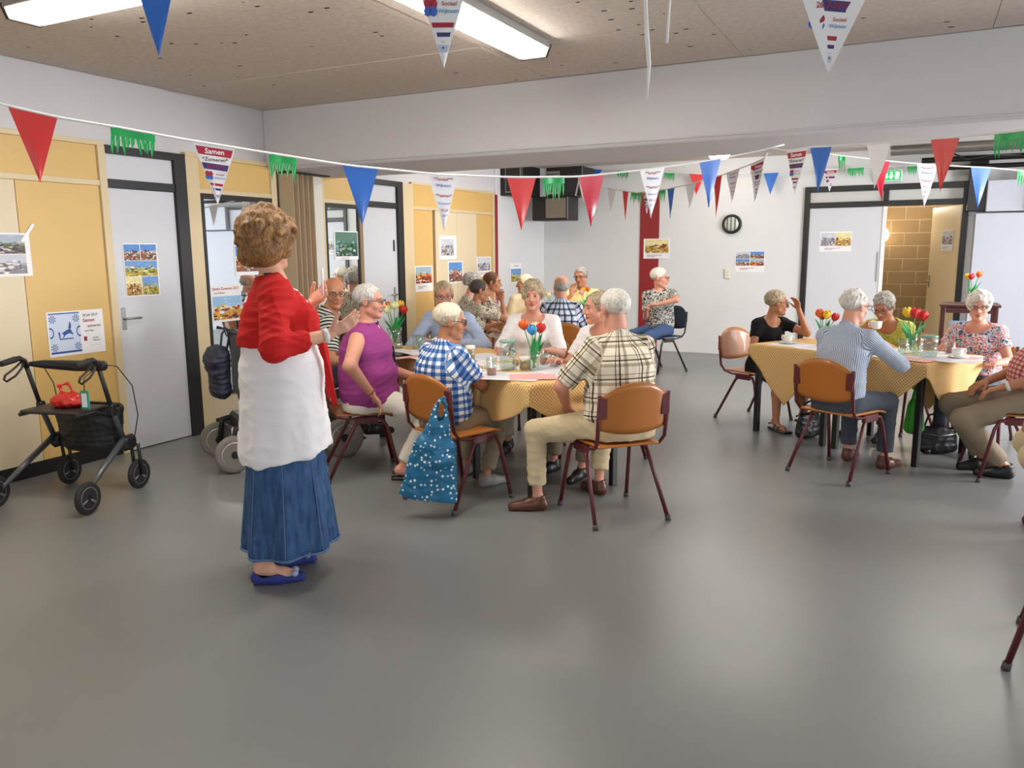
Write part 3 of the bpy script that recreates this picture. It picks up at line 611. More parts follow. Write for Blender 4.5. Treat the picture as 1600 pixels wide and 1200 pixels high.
bunting('bunting behind the red pennant towards the right edge, with a shiny blue pennant', (-0.715, 6.939), (1.006, 8.044),
        [(0.0, 2.289), (0.107, 2.277), (0.172, 2.27), (0.387, 2.249), (0.545, 2.233), (0.55, 2.233), (0.774, 2.215), (0.796, 2.214), (0.956, 2.205), (1.06, 2.2), (1.238, 2.192), (1.405, 2.186), (1.416, 2.185), (1.647, 2.166), (1.704, 2.161), (1.845, 2.151), (2.045, 2.137)],
        [(0.107, 0.172, 'green'), (0.387, 0.545, 'crimson', 0.31, 0.2), (0.774, 0.956, 'sociaal', 0.34), (1.238, 1.416, 'blue', 0.33), (1.647, 1.845, 'green')], 0.3)
bunting('nearest bunting just above the picture, with printed white pennants', (-2.584, 1.759), (0.052, 2.868),
        [(0.0, 2.434), (0.3, 2.458), (0.385, 2.465), (0.465, 2.467), (1.187, 2.493), (1.307, 2.497), (1.425, 2.488), (1.914, 2.451), (2.358, 2.404), (2.505, 2.388), (2.629, 2.375), (2.86, 2.351)],
        [(0.3, 0.465, 'blue'), (1.187, 1.425, 'samen', 0.37), (2.358, 2.629, 'samen', 0.315)], 0.29)
tag(MB().tube([(-.79, 2.47, 2.46), (-.79, 2.47, 2.30), (-.787, 2.465, 2.27), (-.775, 2.45, 2.17), (-.765, 2.44, 2.10), (-.77, 2.44, 2.0)], [.006, .006, .006, .007, .006, .003], 6).build('ribbon_end', m_string), 'long white cord end dangling from the nearest bunting', 'cord')
tag(MB().tube([(-.72, 2.5, 2.46), (-.722, 2.5, 2.3), (-.73, 2.5, 2.17)], [.003, .003, .005], 6).build('ribbon_end', m_string), 'short white cord end dangling beside the longer one', 'cord')
tag(MB().tube([(-3.17, 7.8, 2.29), (-3.15, 7.8, 2.2), (-3.11, 7.8, 2.03), (-3.08, 7.8, 2.05), (-3.1, 7.8, 2.2), (-3.16, 7.8, 2.27), (-3.2, 7.8, 2.1)], .008, 6).build('ribbon_knot', m_string), 'looped white cord knot hanging before the black speakers', 'cord')

# ------------------------------------------------------------------ furniture: chairs
m_ply = mat('orange_plywood', H_('b06a28'), .35, noise=.12, nscale=5, coat=.2)
m_maroon = mat('maroon_tube', H_('5c1c22'), .35, spec=.6)
m_rubber = mat('grey_rubber', H_('4a4648'), .7)
def make_chair(ply, fr):
    r = empty('chair')
    def sfn(u, v):
        x = (u-.5)*.41; y = -.20+v*.40; e = abs(u-.5)*2
        return V3(x*(1-.06*(1-v)), y, .455-.012*math.sin(v*math.pi)*(1-e*e)-.02*max(0, v-.85)/.15)
    MB().grid(sfn, 12, 10).build('seat', ply, r, sol=.012)
    def bfn(u, v):
        e = (u-.5)*2; hw = .215*(1-.10*abs(v-.45)**1.5); top = .08*(1-abs(e)**2.3); bot = .03*(1-abs(e)**2.2)
        z0, z1 = .565-bot, .75+top; z = z0+(z1-z0)*v
        return V3(e*hw, -.222-.035*(1-e*e)-.11*(z-.57), z)
    MB().grid(bfn, 16, 8).build('backrest', ply, r, sol=.011)
    for s in (-1, 1):
        rl = MB().tube([(s*.195, .0, .425), (s*.20, -.06, .38), (s*.235, -.25, .012)], .0125, 8).build('leg', fr, r)
        MB().tube([(s*.234, -.246, .03), (s*.236, -.252, 0)], .0165, 8).build('rubber_foot', m_rubber, rl)
        fl_ = MB().tube([(s*.195, .04, .425), (s*.20, .13, .415), (s*.205, .16, .36), (s*.23, .235, .012)], .0125, 8).build('leg', fr, r)
        MB().tube([(s*.229, .232, .03), (s*.231, .237, 0)], .0165, 8).build('rubber_foot', m_rubber, fl_)
        u = MB().tube([(s*.195, .08, .43), (s*.20, -.10, .43), (s*.208, -.18, .45), (s*.214, -.222, .50), (s*.217, -.235, .60), (s*.217, -.25, .765)], .013, 8, flat=.7).build('upright', fr, r)
        MB().box((s*.198, -.252, .69), (.05, .012, .115), bev=.003).build('bracket', fr, u)
        MB().box((s*.195, .02, .415), (.03, .16, .05), bev=.006).build('gusset', fr, r)
    MB().tube([(-.195, .02, .42), (.195, .02, .42)], .011, 8).build('crossbar', fr, r)
    return r
CH = {}
def chair(label, x, y, t, kind='wood', dark=False):
    if kind not in CH:
        c = CH[kind] = make_chair(m_ply, m_maroon) if kind == 'wood' else make_chair(mat('navy_shell', H_('26364e'), .5), mat('dark_frame', H_('2a2324'), .4))
    else: c = copy_tree(CH[kind])
    c.location = (x, y, 0); c.rotation_euler = (0, 0, facing(t)); tag(c, label, 'chair', 'wooden chairs with maroon frames' if kind == 'wood' else None)
    return c
# ------------------------------------------------------------------ tables with gold cloths laid cornerwise
UA = V3(-.87, .49, 0); VA = V3(.49, .87, 0); RZT = math.atan2(VA[1], VA[0])-math.pi/2   # table axes: local x = -u, local y = v
def cloth_mat():
    m = mat('gold_check_cloth', H_('d9a94e'), .8, spec=.2); nt = m.node_tree; b = nt.nodes['Principled BSDF']
    at = nt.nodes.new('ShaderNodeAttribute'); at.attribute_name = 'cloth'; sep = nt.nodes.new('ShaderNodeSeparateXYZ'); nt.links.new(at.outputs['Vector'], sep.inputs[0])
    o = []
    for k in (0, 1):
        d = nt.nodes.new('ShaderNodeMath'); d.operation = 'DIVIDE'; d.inputs[1].default_value = .017; nt.links.new(sep.outputs[k], d.inputs[0])
        f = nt.nodes.new('ShaderNodeMath'); f.operation = 'FRACT'; nt.links.new(d.outputs[0], f.inputs[0])
        g = nt.nodes.new('ShaderNodeMath'); g.operation = 'GREATER_THAN'; g.inputs[1].default_value = .5; nt.links.new(f.outputs[0], g.inputs[0]); o.append(g)
    ad = nt.nodes.new('ShaderNodeMath'); ad.operation = 'ADD'; nt.links.new(o[0].outputs[0], ad.inputs[0]); nt.links.new(o[1].outputs[0], ad.inputs[1])
    hf = nt.nodes.new('ShaderNodeMath'); hf.operation = 'MULTIPLY'; hf.inputs[1].default_value = .5; nt.links.new(ad.outputs[0], hf.inputs[0])
    mx = nt.nodes.new('ShaderNodeMix'); mx.data_type = 'RGBA'; mx.inputs[6].default_value = (*H_('efd49c'), 1); mx.inputs[7].default_value = (*H_('cc9448'), 1)
    nt.links.new(hf.outputs[0], mx.inputs[0]); nt.links.new(mx.outputs[2], b.inputs['Base Color']); return m
def set_cloth(me, uv):
    a = me.attributes.new('cloth', 'FLOAT_VECTOR', 'POINT'); d = np.zeros((len(me.vertices), 3), np.float32); d[:, :2] = uv; a.data.foreach_set('vector', d.ravel())
m_cloth = cloth_mat(); m_ttop = mat('table_top', H_('b58d5a'), .4); m_tleg = mat('table_leg', H_('1f1b1b'), .4)
def cloth_mesh(s, c, nn=56, seed=0, joined=(), lift=0., lim=0.):
    R = random.Random(seed); vs = []; uv = []; hs = s/2+.004; ph = R.random()*6
    for j in range(nn+1):
        for i in range(nn+1):
            p, q = (i/nn-.5)*c, (j/nn-.5)*c; x, y = (p-q)*.70711, (p+q)*.70711
            dx, dy = max(abs(x)-hs, 0), max(abs(y)-hs, 0)
            if (x > 0 and 1 in joined) or (x < 0 and -1 in joined): dx = 0
            sx, sy = math.copysign(1, x), math.copysign(1, y)
            drop = dx+dy if dx*dy == 0 else math.hypot(dx, dy)
            if lim: drop = lim*(1-math.exp(-drop/lim*1.25))
            fl = .008+.05*drop+.010*math.sin((x if dy > dx else y)*22+ph)*min(drop*5, 1)
            X = x if dx == 0 else sx*(hs+fl*(1 if dy == 0 else .7)); Y = y if dy == 0 else sy*(hs+fl*(1 if dx == 0 else .7))
            if dx == 0 and dy > 0: X = x*(1-.08*drop)
            if dy == 0 and dx > 0: Y = y*(1-.08*drop)
            vs.append((X, Y, .7535+lift-drop)); uv.append((p, q))
    mb = MB(); n1 = nn+1; mb.add(vs, [(j*n1+i, j*n1+i+1, (j+1)*n1+i+1, (j+1)*n1+i) for j in range(nn) for i in range(nn)], None, True)
    me = mb.mesh('tablecloth'); set_cloth(me, uv); return me
def table(label, clabel, corner, k, s=.76, seed=0, grp='tables under gold cloths', c=1.27, nt=3, lim=.33):
    """k-th square table along u from the corner nearest the camera"""
    ctr = V3(corner[0], corner[1], 0)+UA*(k+.5)*(s+.01)+VA*s/2
    r = tag(empty('table', ctr, RZT), label, 'table', grp)
    MB().box((0, 0, .738), (s, s, .022), bev=.004).build('table_top', m_ttop, r)
    MB().box((0, 0, .70), (s-.1, s-.1, .05)).build('apron', m_tleg, r)
    for sx in (-1, 1):
        for sy in (-1, 1): MB().box((sx*(s/2-.05), sy*(s/2-.05), .3635), (.042, .042, .727), bev=.003).build('leg', m_tleg, r)
    o = link('tablecloth', cloth_mesh(s, c, seed=seed, joined=[q for q, ok in ((-1, k < nt-1), (1, k > 0)) if ok], lift=.0025*(k % 2), lim=lim), m_cloth, None, ctr, RZT, .002); tag(o, clabel, 'tablecloth', 'gold checked cloths laid cornerwise')
    return r
CA, CB = (-2.02, 4.23), (.10, 6.17)
for k, (a, b) in enumerate((('table at the right end of the left group, before the man in plaid', 'gold checked cloth with its near corner before the plaid shirted man'), ('middle table of the left group, behind the man in blue checks', 'gold checked cloth behind the man in blue checks'), ('far left table of the left group, by the woman in the purple vest', 'gold checked cloth beside the woman in the purple vest'))): table(a, b, CA, k, seed=k)
for k, (a, b) in enumerate((('right one of the two tables by the double door, with green bag below', 'gold checked cloth on the right table, hanging in a point at its near right end'), ('left one of the two tables by the double door', 'gold checked cloth hanging in a long point beside the woman in black'))): table(a, b, CB, k, .75, seed=5+k, c=1.21, nt=2, lim=0.)
CC = (-3.45, 7.92)
for k, (a, b) in enumerate((('right one of the far tables behind the bald man in checks', 'gold checked cloth on the far table behind the bald man'), ('left one of the far tables, mostly hidden by guests', 'gold checked cloth on the far table, hidden behind guests'))): table(a, b, CC, k, seed=9+k, nt=2)

# ------------------------------------------------------------------ implicit-surface modelling for bodies, clothes and hair
def rc(a, b, ra, rb=None, k=.02): return ('rc', V3(*a), V3(*b), ra, ra if rb is None else rb, k)
def el(c, r, R=None, k=.02): return ('el', V3(*c), V3(*r), np.eye(3) if R is None else np.asarray(R, float), k)
def tc(a, b, sa, sb, xd, k=.04): return ('tc', V3(*a), V3(*b), sa, sb, V3(*xd), k)
def sub(p): return ('sub', p)
def cut(o, n, rad=.3): return ('cut', V3(*o), unit(n), rad)
def pbox(p):
    if p[0] == 'rc': r = max(p[3], p[4]); return np.minimum(p[1], p[2])-r, np.maximum(p[1], p[2])+r
    if p[0] == 'el': r = np.abs(p[3]).T@p[2] if True else 0; r = np.full(3, max(p[2])); return p[1]-r, p[1]+r
    if p[0] == 'tc': r = max(*p[3], *p[4]); return np.minimum(p[1], p[2])-r, np.maximum(p[1], p[2])+r
    if p[0] == 'cut': return p[1]-p[3], p[1]+p[3]
def pdist(p, X, Y, Z):
    if p[0] == 'rc':
        a, b = p[1], p[2]; d = b-a; L = d@d+1e-12; t = np.clip(((X-a[0])*d[0]+(Y-a[1])*d[1]+(Z-a[2])*d[2])/L, 0, 1)
        return np.sqrt((X-a[0]-t*d[0])**2+(Y-a[1]-t*d[1])**2+(Z-a[2]-t*d[2])**2)-(p[3]+(p[4]-p[3])*t)
    if p[0] == 'el':
        c, r, R = p[1], p[2], p[3]; x, y, z = X-c[0], Y-c[1], Z-c[2]
        u = [(R[i, 0]*x+R[i, 1]*y+R[i, 2]*z) for i in range(3)]
        k0 = np.sqrt(sum((u[i]/r[i])**2 for i in range(3)))+1e-9; k1 = np.sqrt(sum((u[i]/r[i]**2)**2 for i in range(3)))+1e-9
        return k0*(k0-1)/k1
    if p[0] == 'tc':
        a, b = p[1], p[2]; d = b-a; Ln = math.sqrt(d@d)+1e-9; az = d/Ln; ax = unit(p[5]-az*(p[5]@az)); ay = np.cross(az, ax)
        x, y, z = X-a[0], Y-a[1], Z-a[2]; s = x*az[0]+y*az[1]+z*az[2]; t = np.clip(s/Ln, 0, 1); ov = s-t*Ln
        u = x*ax[0]+y*ax[1]+z*ax[2]; v = x*ay[0]+y*ay[1]+z*ay[2]
        rx = p[3][0]+(p[4][0]-p[3][0])*t; ry = p[3][1]+(p[4][1]-p[3][1])*t; rm = np.minimum(rx, ry)
        k0 = np.sqrt((u/rx)**2+(v/ry)**2+(ov/rm)**2)+1e-9; k1 = np.sqrt((u/rx**2)**2+(v/ry**2)**2+(ov/rm**2)**2)+1e-9
        return k0*(k0-1)/k1
def axis_coords(lo, hi, fine, step, fstep):
    out = [lo]
    while out[-1] < hi:
        p = out[-1]; out.append(p+(fstep if any(a <= p+step and p <= b for a, b in fine) else step))
    return np.array(out, np.float32)
EDG = [((0, 0, 0), (1, 0, 0)), ((0, 1, 0), (1, 1, 0)), ((0, 0, 1), (1, 0, 1)), ((0, 1, 1), (1, 1, 1)), ((0, 0, 0), (0, 1, 0)), ((1, 0, 0), (1, 1, 0)),
       ((0, 0, 1), (0, 1, 1)), ((1, 0, 1), (1, 1, 1)), ((0, 0, 0), (0, 0, 1)), ((1, 0, 0), (1, 0, 1)), ((0, 1, 0), (0, 1, 1)), ((1, 1, 0), (1, 1, 1))]
def sdf_mesh(prims, step=.01, fine=(), fstep=.005):
    add = [p for p in prims if p[0] in ('rc', 'el', 'tc')]
    lo = np.min([pbox(p)[0] for p in add], 0)-.03; hi = np.max([pbox(p)[1] for p in add], 0)+.03
    ax = [axis_coords(lo[i], hi[i], [(f[0][i], f[1][i]) for f in fine], step, fstep) for i in range(3)]
    Vv = np.full([len(a) for a in ax], .05, np.float32)
    for p in prims:
        op = p[0]; q = p[1] if op == 'sub' else p; l, h = pbox(q); m = .03
        sl = []
        for i in range(3):
            a, b = np.searchsorted(ax[i], l[i]-m), np.searchsorted(ax[i], h[i]+m); sl.append(slice(a, max(b, a)))
        if any(s.stop <= s.start for s in sl): continue
        X, Y, Z = ax[0][sl[0]][:, None, None], ax[1][sl[1]][None, :, None], ax[2][sl[2]][None, None, :]
        old = Vv[tuple(sl)]
        if op == 'cut':
            o, n = q[1], q[2]; d = (X-o[0])*n[0]+(Y-o[1])*n[1]+(Z-o[2])*n[2]
            rr = (X-o[0])**2+(Y-o[1])**2+(Z-o[2])**2; Vv[tuple(sl)] = np.where(rr < q[3]**2, np.maximum(old, d), old); continue
        d = pdist(q, X, Y, Z).astype(np.float32); k = q[-1]
        if op == 'sub':
            d = -d; hh = np.maximum(k-np.abs(old-d), 0)/k; Vv[tuple(sl)] = np.maximum(old, d)+hh*hh*k*.25
        else:
            hh = np.maximum(k-np.abs(old-d), 0)/k; Vv[tuple(sl)] = np.minimum(old, d)-hh*hh*k*.25
    ins = Vv < 0
    c = np.zeros([n-1 for n in Vv.shape], np.int8)
    for a in (0, 1):
        for b in (0, 1):
            for e in (0, 1): c += ins[a:ins.shape[0]-1+a, b:ins.shape[1]-1+b, e:ins.shape[2]-1+e]
    act = (c > 0) & (c < 8); I, J, K = np.nonzero(act); idx = np.full(act.shape, -1, np.int32); idx[act] = np.arange(len(I))
    acc = np.zeros((len(I), 3)); cnt = np.zeros(len(I))
    for a, b in EDG:
        va = Vv[I+a[0], J+a[1], K+a[2]]; vb = Vv[I+b[0], J+b[1], K+b[2]]; m = (va < 0) != (vb < 0)
        t = np.where(m, va/np.where(va == vb, 1, va-vb), 0)
        pa = np.stack([ax[0][I+a[0]], ax[1][J+a[1]], ax[2][K+a[2]]], 1); pb = np.stack([ax[0][I+b[0]], ax[1][J+b[1]], ax[2][K+b[2]]], 1)
        acc += np.where(m[:, None], pa+t[:, None]*(pb-pa), 0); cnt += m
    vs = acc/np.maximum(cnt, 1)[:, None]; quads = []
    for d in range(3):
        e1, e2 = (d+1) % 3, (d+2) % 3
        s0 = [slice(None)]*3; s1 = [slice(None)]*3; s0[d] = slice(0, -1); s1[d] = slice(1, None)
        df = ins[tuple(s0)] != ins[tuple(s1)]; fr = ins[tuple(s0)]
        n1, n2 = df.shape[e1], df.shape[e2]; df = df.copy(); z = [slice(None)]*3
        for e, nn in ((e1, n1), (e2, n2)):
            z = [slice(None)]*3; z[e] = 0; df[tuple(z)] = False; z[e] = nn-1; df[tuple(z)] = False
        P = np.array(np.nonzero(df)).T; fl = fr[tuple(P.T)]
        def cell(o1, o2):
            q = P.copy(); q[:, e1] += o1; q[:, e2] += o2; return idx[q[:, 0], q[:, 1], q[:, 2]]
        qd = np.stack([cell(-1, -1), cell(0, -1), cell(0, 0), cell(-1, 0)], 1); qd[~fl] = qd[~fl][:, ::-1]; quads.append(qd)
    return vs, np.concatenate(quads)
def np_mesh(name, vs, qs, mats, midx=None, uv=None):
    me = bpy.data.meshes.new(name); me.vertices.add(len(vs)); me.vertices.foreach_set('co', np.asarray(vs, np.float32).ravel())
    me.loops.add(qs.size); me.loops.foreach_set('vertex_index', qs.ravel().astype(np.int32)); me.polygons.add(len(qs))
    me.polygons.foreach_set('loop_start', np.arange(0, qs.size, 4, dtype=np.int32))
    me.polygons.foreach_set('use_smooth', np.ones(len(qs), bool))
    for m in mats: me.materials.append(m)
    if midx is not None: me.polygons.foreach_set('material_index', np.asarray(midx, np.int32))
    me.update(calc_edges=True); me.validate()
    if uv is not None: set_cloth(me, uv)
    return me
def vnormals(vs, qs):
    n = np.cross(vs[qs[:, 2]]-vs[qs[:, 0]], vs[qs[:, 3]]-vs[qs[:, 1]]); out = np.zeros_like(vs)
    for k in range(4): np.add.at(out, qs[:, k], n)
    return out/(np.linalg.norm(out, axis=1)[:, None]+1e-12)
def relax(vs, qs, it=1, f=.5):
    for _ in range(it):
        acc = np.zeros_like(vs); cnt = np.zeros(len(vs))
        for k in range(4):
            for o in (1, 3): np.add.at(acc, qs[:, k], vs[qs[:, (k+o) % 4]]); np.add.at(cnt, qs[:, k], 1)
        vs = vs*(1-f)+f*acc/np.maximum(cnt, 1)[:, None]
    return vs
def wrinkle(vs, qs, amp, seed=0, freq=1.):
    n = vnormals(vs, qs); r = np.random.RandomState(seed); d = np.zeros(len(vs))
    for i in range(5):
        w = r.normal(size=3)*np.array([22, 22, 34])*freq; w2 = r.normal(size=3)*9
        s = np.sin(vs@w+r.rand()*6+1.8*np.sin(vs@w2)); d += (1-np.abs(s))**2*1.3-.5
    return vs+n*(d*amp/2.2)[:, None]
def rotv(v, ax, ang):
    ax = unit(ax); c, s = math.cos(ang), math.sin(ang); v = np.asarray(v, float); return v*c+np.cross(ax, v)*s+ax*(ax@v)*(1-c)
def ik(S_, T, l1, l2, pole):
    d = T-S_; L = np.linalg.norm(d); dr = d/(L+1e-9); L = min(max(L, abs(l1-l2)+.02), (l1+l2)*.998); a = (l1*l1-l2*l2+L*L)/(2*L); h = math.sqrt(max(l1*l1-a*a, 0))
    p = unit(pole-dr*(pole@dr)); return S_+dr*a+p*h, S_+dr*L
SKIN = {'fair': mat('skin_fair', H_('d8a287'), .5, noise=.06, nscale=18), 'pink': mat('skin_pink', H_('d3957c'), .5, noise=.07, nscale=18), 'tan': mat('skin_tan', H_('b57a58'), .5, noise=.07, nscale=18)}
m_lip = mat('lips', H_('a8605a'), .45); m_eyew = mat('eye_white', H_('a3958c'), .4); m_iris = mat('iris', H_('3c3a38'), .15)
def hair_mat(name, c0, c1):
    if name in MATS: return MATS[name]
    m = mat(name, c0, .55, spec=.35); nt = m.node_tree; b = nt.nodes['Principled BSDF']; tcn = nt.nodes.new('ShaderNodeTexCoord')
    mp = nt.nodes.new('ShaderNodeMapping'); mp.inputs['Scale'].default_value = (1, 1, .35); nt.links.new(tcn.outputs['Object'], mp.inputs[0])
    n = nt.nodes.new('ShaderNodeTexNoise'); n.inputs['Scale'].default_value = 95; n.inputs['Detail'].default_value = 3; n.inputs['Distortion'].default_value = .8; nt.links.new(mp.outputs[0], n.inputs['Vector'])
    r = ramp_node(nt, [(.3, c0), (.7, c1)], 'LINEAR'); nt.links.new(n.outputs['Fac'], r.inputs[0]); nt.links.new(r.outputs[0], b.inputs['Base Color'])
    bp = nt.nodes.new('ShaderNodeBump'); bp.inputs['Strength'].default_value = .5; bp.inputs['Distance'].default_value = .006; nt.links.new(n.outputs['Fac'], bp.inputs['Height']); nt.links.new(bp.outputs[0], b.inputs['Normal'])
    return m
HAIR = {'white': hair_mat('hair_white', H_('b9b2a4'), H_('f0ece2')), 'blond': hair_mat('hair_white_blond', H_('b8a988'), H_('f1e8d2')), 'grey': hair_mat('hair_grey', H_('6f6a64'), H_('c4bfb6')), 'dark': hair_mat('hair_dark', H_('2c2622'), H_('5e5248')),
        'brown': hair_mat('hair_brown', H_('3c2216'), H_('6e4630')), 'ginger': hair_mat('hair_ginger', H_('59391f'), H_('a97d4b')), 'silver': hair_mat('hair_silver', H_('8d8a84'), H_('dcd8d0')), 'mixed': hair_mat('hair_mixed', H_('7a6650'), H_('c9b797'))}
m_frame = mat('spectacle_frame', H_('2a2624'), .3); m_belt = mat('belt_leather', H_('2e211a'), .5)
def hand_prims(Wp, hd, pn, side, curl=.5, s=1.):
    """palm, four fingers of unequal length bent at the knuckles, thumb leaving the side of the palm; pn = palm normal, side = +1 right hand"""
    hd = unit(hd); pn = unit(pn-hd*(pn@hd)); lat = np.cross(hd, pn)*side   # towards the thumb
    out = [tc(Wp+hd*.015*s, Wp+hd*.075*s, (.026*s, .016*s), (.038*s, .0145*s), lat, .012)]
    for i, (o, L) in enumerate(((.028, .072), (.0095, .08), (-.0095, .075), (-.027, .058))):
        b = Wp+hd*.082*s+lat*o*s; a1 = curl*(.55+.1*i); d1 = rotv(hd+lat*o*2.2, np.cross(hd, pn), a1); d2 = rotv(d1, np.cross(hd, pn), curl*1.0)
        m = b+unit(d1)*L*.5*s; out += [rc(b-hd*.012*s, m, .0095*s, .0088*s, .006), rc(m, m+unit(d2)*L*.5*s, .0088*s, .0075*s, .004)]
    tb = Wp+hd*.03*s+lat*.024*s; td = unit(hd*.7+lat*.75+pn*.25); tm = tb+td*.042*s; out += [rc(tb, tm, .0125*s, .0105*s, .012), rc(tm, tm+unit(td+hd*.6+pn*.2*curl)*.034*s, .0105*s, .0085*s, .004)]
    return out
def person(label, x, y, t, ht=None, s=1., seat=.46, stand=False, lean=5., slouch=8., side=0., twist=0., hpitch=5., hroll=0., hfwd=6., girth=1., belly=0., bust=0., neck=1.,
           rh=None, lh=None, rhd=None, lhd=None, rpn=None, lpn=None, rcurl=.5, lcurl=.5, rpole=None, lpole=None, rf=None, lf=None, rfd=None, lfd=None, rkp=(.15, 1, .6), lkp=(-.15, 1, .6),
           skin='fair', hair='short', hcol='grey', glasses=False, top=None, sleeve=.45, collar=True, legs=None, legcut=.9, bare=False, skirt=None, shoe=None, sandal=False, wr=.004, near=True, seed=1, extra=None, py=-.05, neckline=0., longtop=0., hs=1., watch=0):
    P = V3(0, py, seat+.088*s) if not stand else V3(0, 0, .93*s)
    rad = math.radians; l1, l2 = rad(lean), rad(lean+slouch); sd = rad(side)
    d1 = unit(V3(math.sin(sd), math.sin(l1), math.cos(l1))); d2 = unit(V3(math.sin(sd)*1.2, math.sin(l2), math.cos(l2)))
    W = P+.17*s*d1; C = W+.17*s*d2; N = C+.165*s*d2
    tw = rad(twist); sx = V3(math.cos(tw), math.sin(tw), 0); sx = unit(sx-d2*(sx@d2)); fc = np.cross(d2, sx)
    SR, SL = C+.105*s*d2+sx*.162*s, C+.105*s*d2-sx*.162*s
    nl = rad(lean*.5+slouch*.5+hfwd); nd = unit(V3(math.sin(sd)*.5, math.sin(nl), math.cos(nl)))
    yaw = rad(t-(t if ht is None else ht)); hp = rad(hpitch)
    f = V3(-math.sin(yaw)*math.cos(hp), math.cos(yaw)*math.cos(hp), -math.sin(hp)); r_ = V3(math.cos(yaw), math.sin(yaw), 0); u = np.cross(r_, f)
    r_, u = rotv(r_, f, rad(hroll)), rotv(u, f, rad(hroll)); RH = np.stack([r_, f, u]); k_ = s**.3*hs
    HC = N+.165*s*nd+f*.018
    hpnt = lambda a, b, c: HC+k_*(r_*a+f*b+u*c)
    def hel(c, r, k=.012): return el(hpnt(*c), V3(*r)*k_, RH, k)
    def hrc(a, b, ra, rb, k=.01): return rc(hpnt(*a), hpnt(*b), ra*k_, rb*k_, k)
    # --- limbs
    rh = V3(*(rh if rh is not None else (.13, .30, .64))); lh = V3(*(lh if lh is not None else (-.13, .30, .64)))
    ER, WR = ik(SR, rh, .285*s, .25*s, V3(*(rpole if rpole is not None else (.5, -.6, -.7)))); EL, WL = ik(SL, lh, .285*s, .25*s, V3(*(lpole if lpole is not None else (-.5, -.6, -.7))))
    hipR, hipL = P+V3(.088*s, 0, -.01), P-V3(.088*s, 0, .01)
    ah = .085
    if stand: rf = rf or (.09, -.02, ah); lf = lf or (-.09, .05, ah)
    else: rf = rf or (.13, .40, ah); lf = lf or (-.13, .40, ah)
    KR, AR = ik(hipR, V3(*rf), .425*s, .41*s, V3(*rkp)); KL, AL = ik(hipL, V3(*lf), .425*s, .41*s, V3(*lkp))
    fdR = unit(V3(*(rfd or (.15, 1, 0)))); fdL = unit(V3(*(lfd or (-.15, 1, 0))))
    g = girth
    # --- body core
    B = [tc(P-d1*.03, W, (.155*s*g, .11*s*g), (.135*s*g, .10*s*g), sx), tc(W, C, (.135*s*g, .10*s*g), (.145*s*g, .10*s*g), sx), tc(C, N-d2*.05*s, (.145*s*g, .10*s*g), (.09*s, .065*s), sx),
         rc(N-d2*.04*s, SR-sx*.01, .045*s, .048*s, .04), rc(N-d2*.04*s, SL+sx*.01, .045*s, .048*s, .04),
         tc(N-d2*.03, HC-u*.06*k_-f*.012, (.058*s*neck, .056*s*neck), (.05*s*neck, .052*s*neck), r_, .03)]
    sc_ = [] if stand else [cut((P[0], P[1], seat+.008), (0, 0, -1), .27)]   # flesh and cloth flatten on the seat
    B += sc_
    B += [hel((0, -.014, .034), (.073, .093, .079)), hel((0, .03, -.03), (.058, .06, .082), .02), hrc((-.042, .015, -.066), (0, .062, -.094), .022, .02, .02), hrc((.042, .015, -.066), (0, .062, -.094), .022, .02, .02),
          hrc((-.034, .079, .026), (.034, .079, .026), .011, .011, .012), hel((-.037, .06, -.03), (.022, .02, .022), .015), hel((.037, .06, -.03), (.022, .02, .022), .015),
          sub(hel((-.031, .098, .004), (.016, .014, .012), .012)), sub(hel((.031, .098, .004), (.016, .014, .012), .012)),
          hrc((0, .086, .012), (0, .109, -.03), .0085, .0125, .008), hrc((-.013, .093, -.034), (.013, .093, -.034), .0085, .0085, .006),
          hel((0, .087, -.059), (.023, .010, .0065), .006), hel((0, .085, -.070), (.019, .010, .0065), .006), hel((0, .078, -.098), (.02, .014, .014), .015),
          hel((-.076, -.006, -.006), (.009, .019, .031), .006), hel((.076, -.006, -.006), (.009, .019, .031), .006)]
    ar = .95+.5*(g-1)
    for Sx, E_, Wx in ((SR, ER, WR), (SL, EL, WL)):
        B += [rc(Sx, E_, .046*s*ar*1.05, .037*s*ar, .02), rc(E_, Wx, .038*s*ar, .025*s, .015)]
    fR = rhd if rhd is not None else WR-ER; fL = lhd if lhd is not None else WL-EL
    B += hand_prims(WR, V3(*fR), V3(*(rpn if rpn is not None else (0, .2, -1))), 1, rcurl, s) + hand_prims(WL, V3(*fL), V3(*(lpn if lpn is not None else (0, .2, -1))), -1, lcurl, s)
    for hp_, K_, A_, fd in ((hipR, KR, AR, fdR), (hipL, KL, AL, fdL)):
        lk = .72 if legs is not None else 1.
        B += [rc(hp_, K_, .073*s*g*lk, .05*s*lk, .03), rc(K_, K_+(A_-K_)*.35, .05*s*lk, .052*s*lk, .02), rc(K_+(A_-K_)*.35, A_, .052*s*lk, .034*s*min(lk*1.15, 1), .02), rc(A_-V3(0, 0, .02)-fd*.025, A_+fd*.10-V3(0, 0, .055), .032*s, .024*s, .02), rc(A_+fd*.08-V3(0, 0, .056), A_+fd*.135-V3(0, 0, .066), .03*s, .018*s, .02)]
    hb = (HC-.15, HC+.15); fine = [hb, (np.minimum(WR, WR)-.13, WR+.13), (WL-.13, WL+.13)]
    vs, qs = sdf_mesh(B, .0135 if near else .017, fine if near else [hb], .0055 if near else .0078)
    ctr = vs[qs].mean(1)-HC; loc = np.stack([ctr@r_, ctr@f, ctr@u], 1)/k_
    mi = ((np.abs(loc[:, 0])/.024)**2+((loc[:, 2]+.064)/.0105)**2 < 1) & (loc[:, 1] > .075)
    body = link('person', np_mesh('person', vs, qs, [SKIN[skin], m_lip], mi), None, None, (x, y, 0), facing(t)); tag(body, label, 'person')
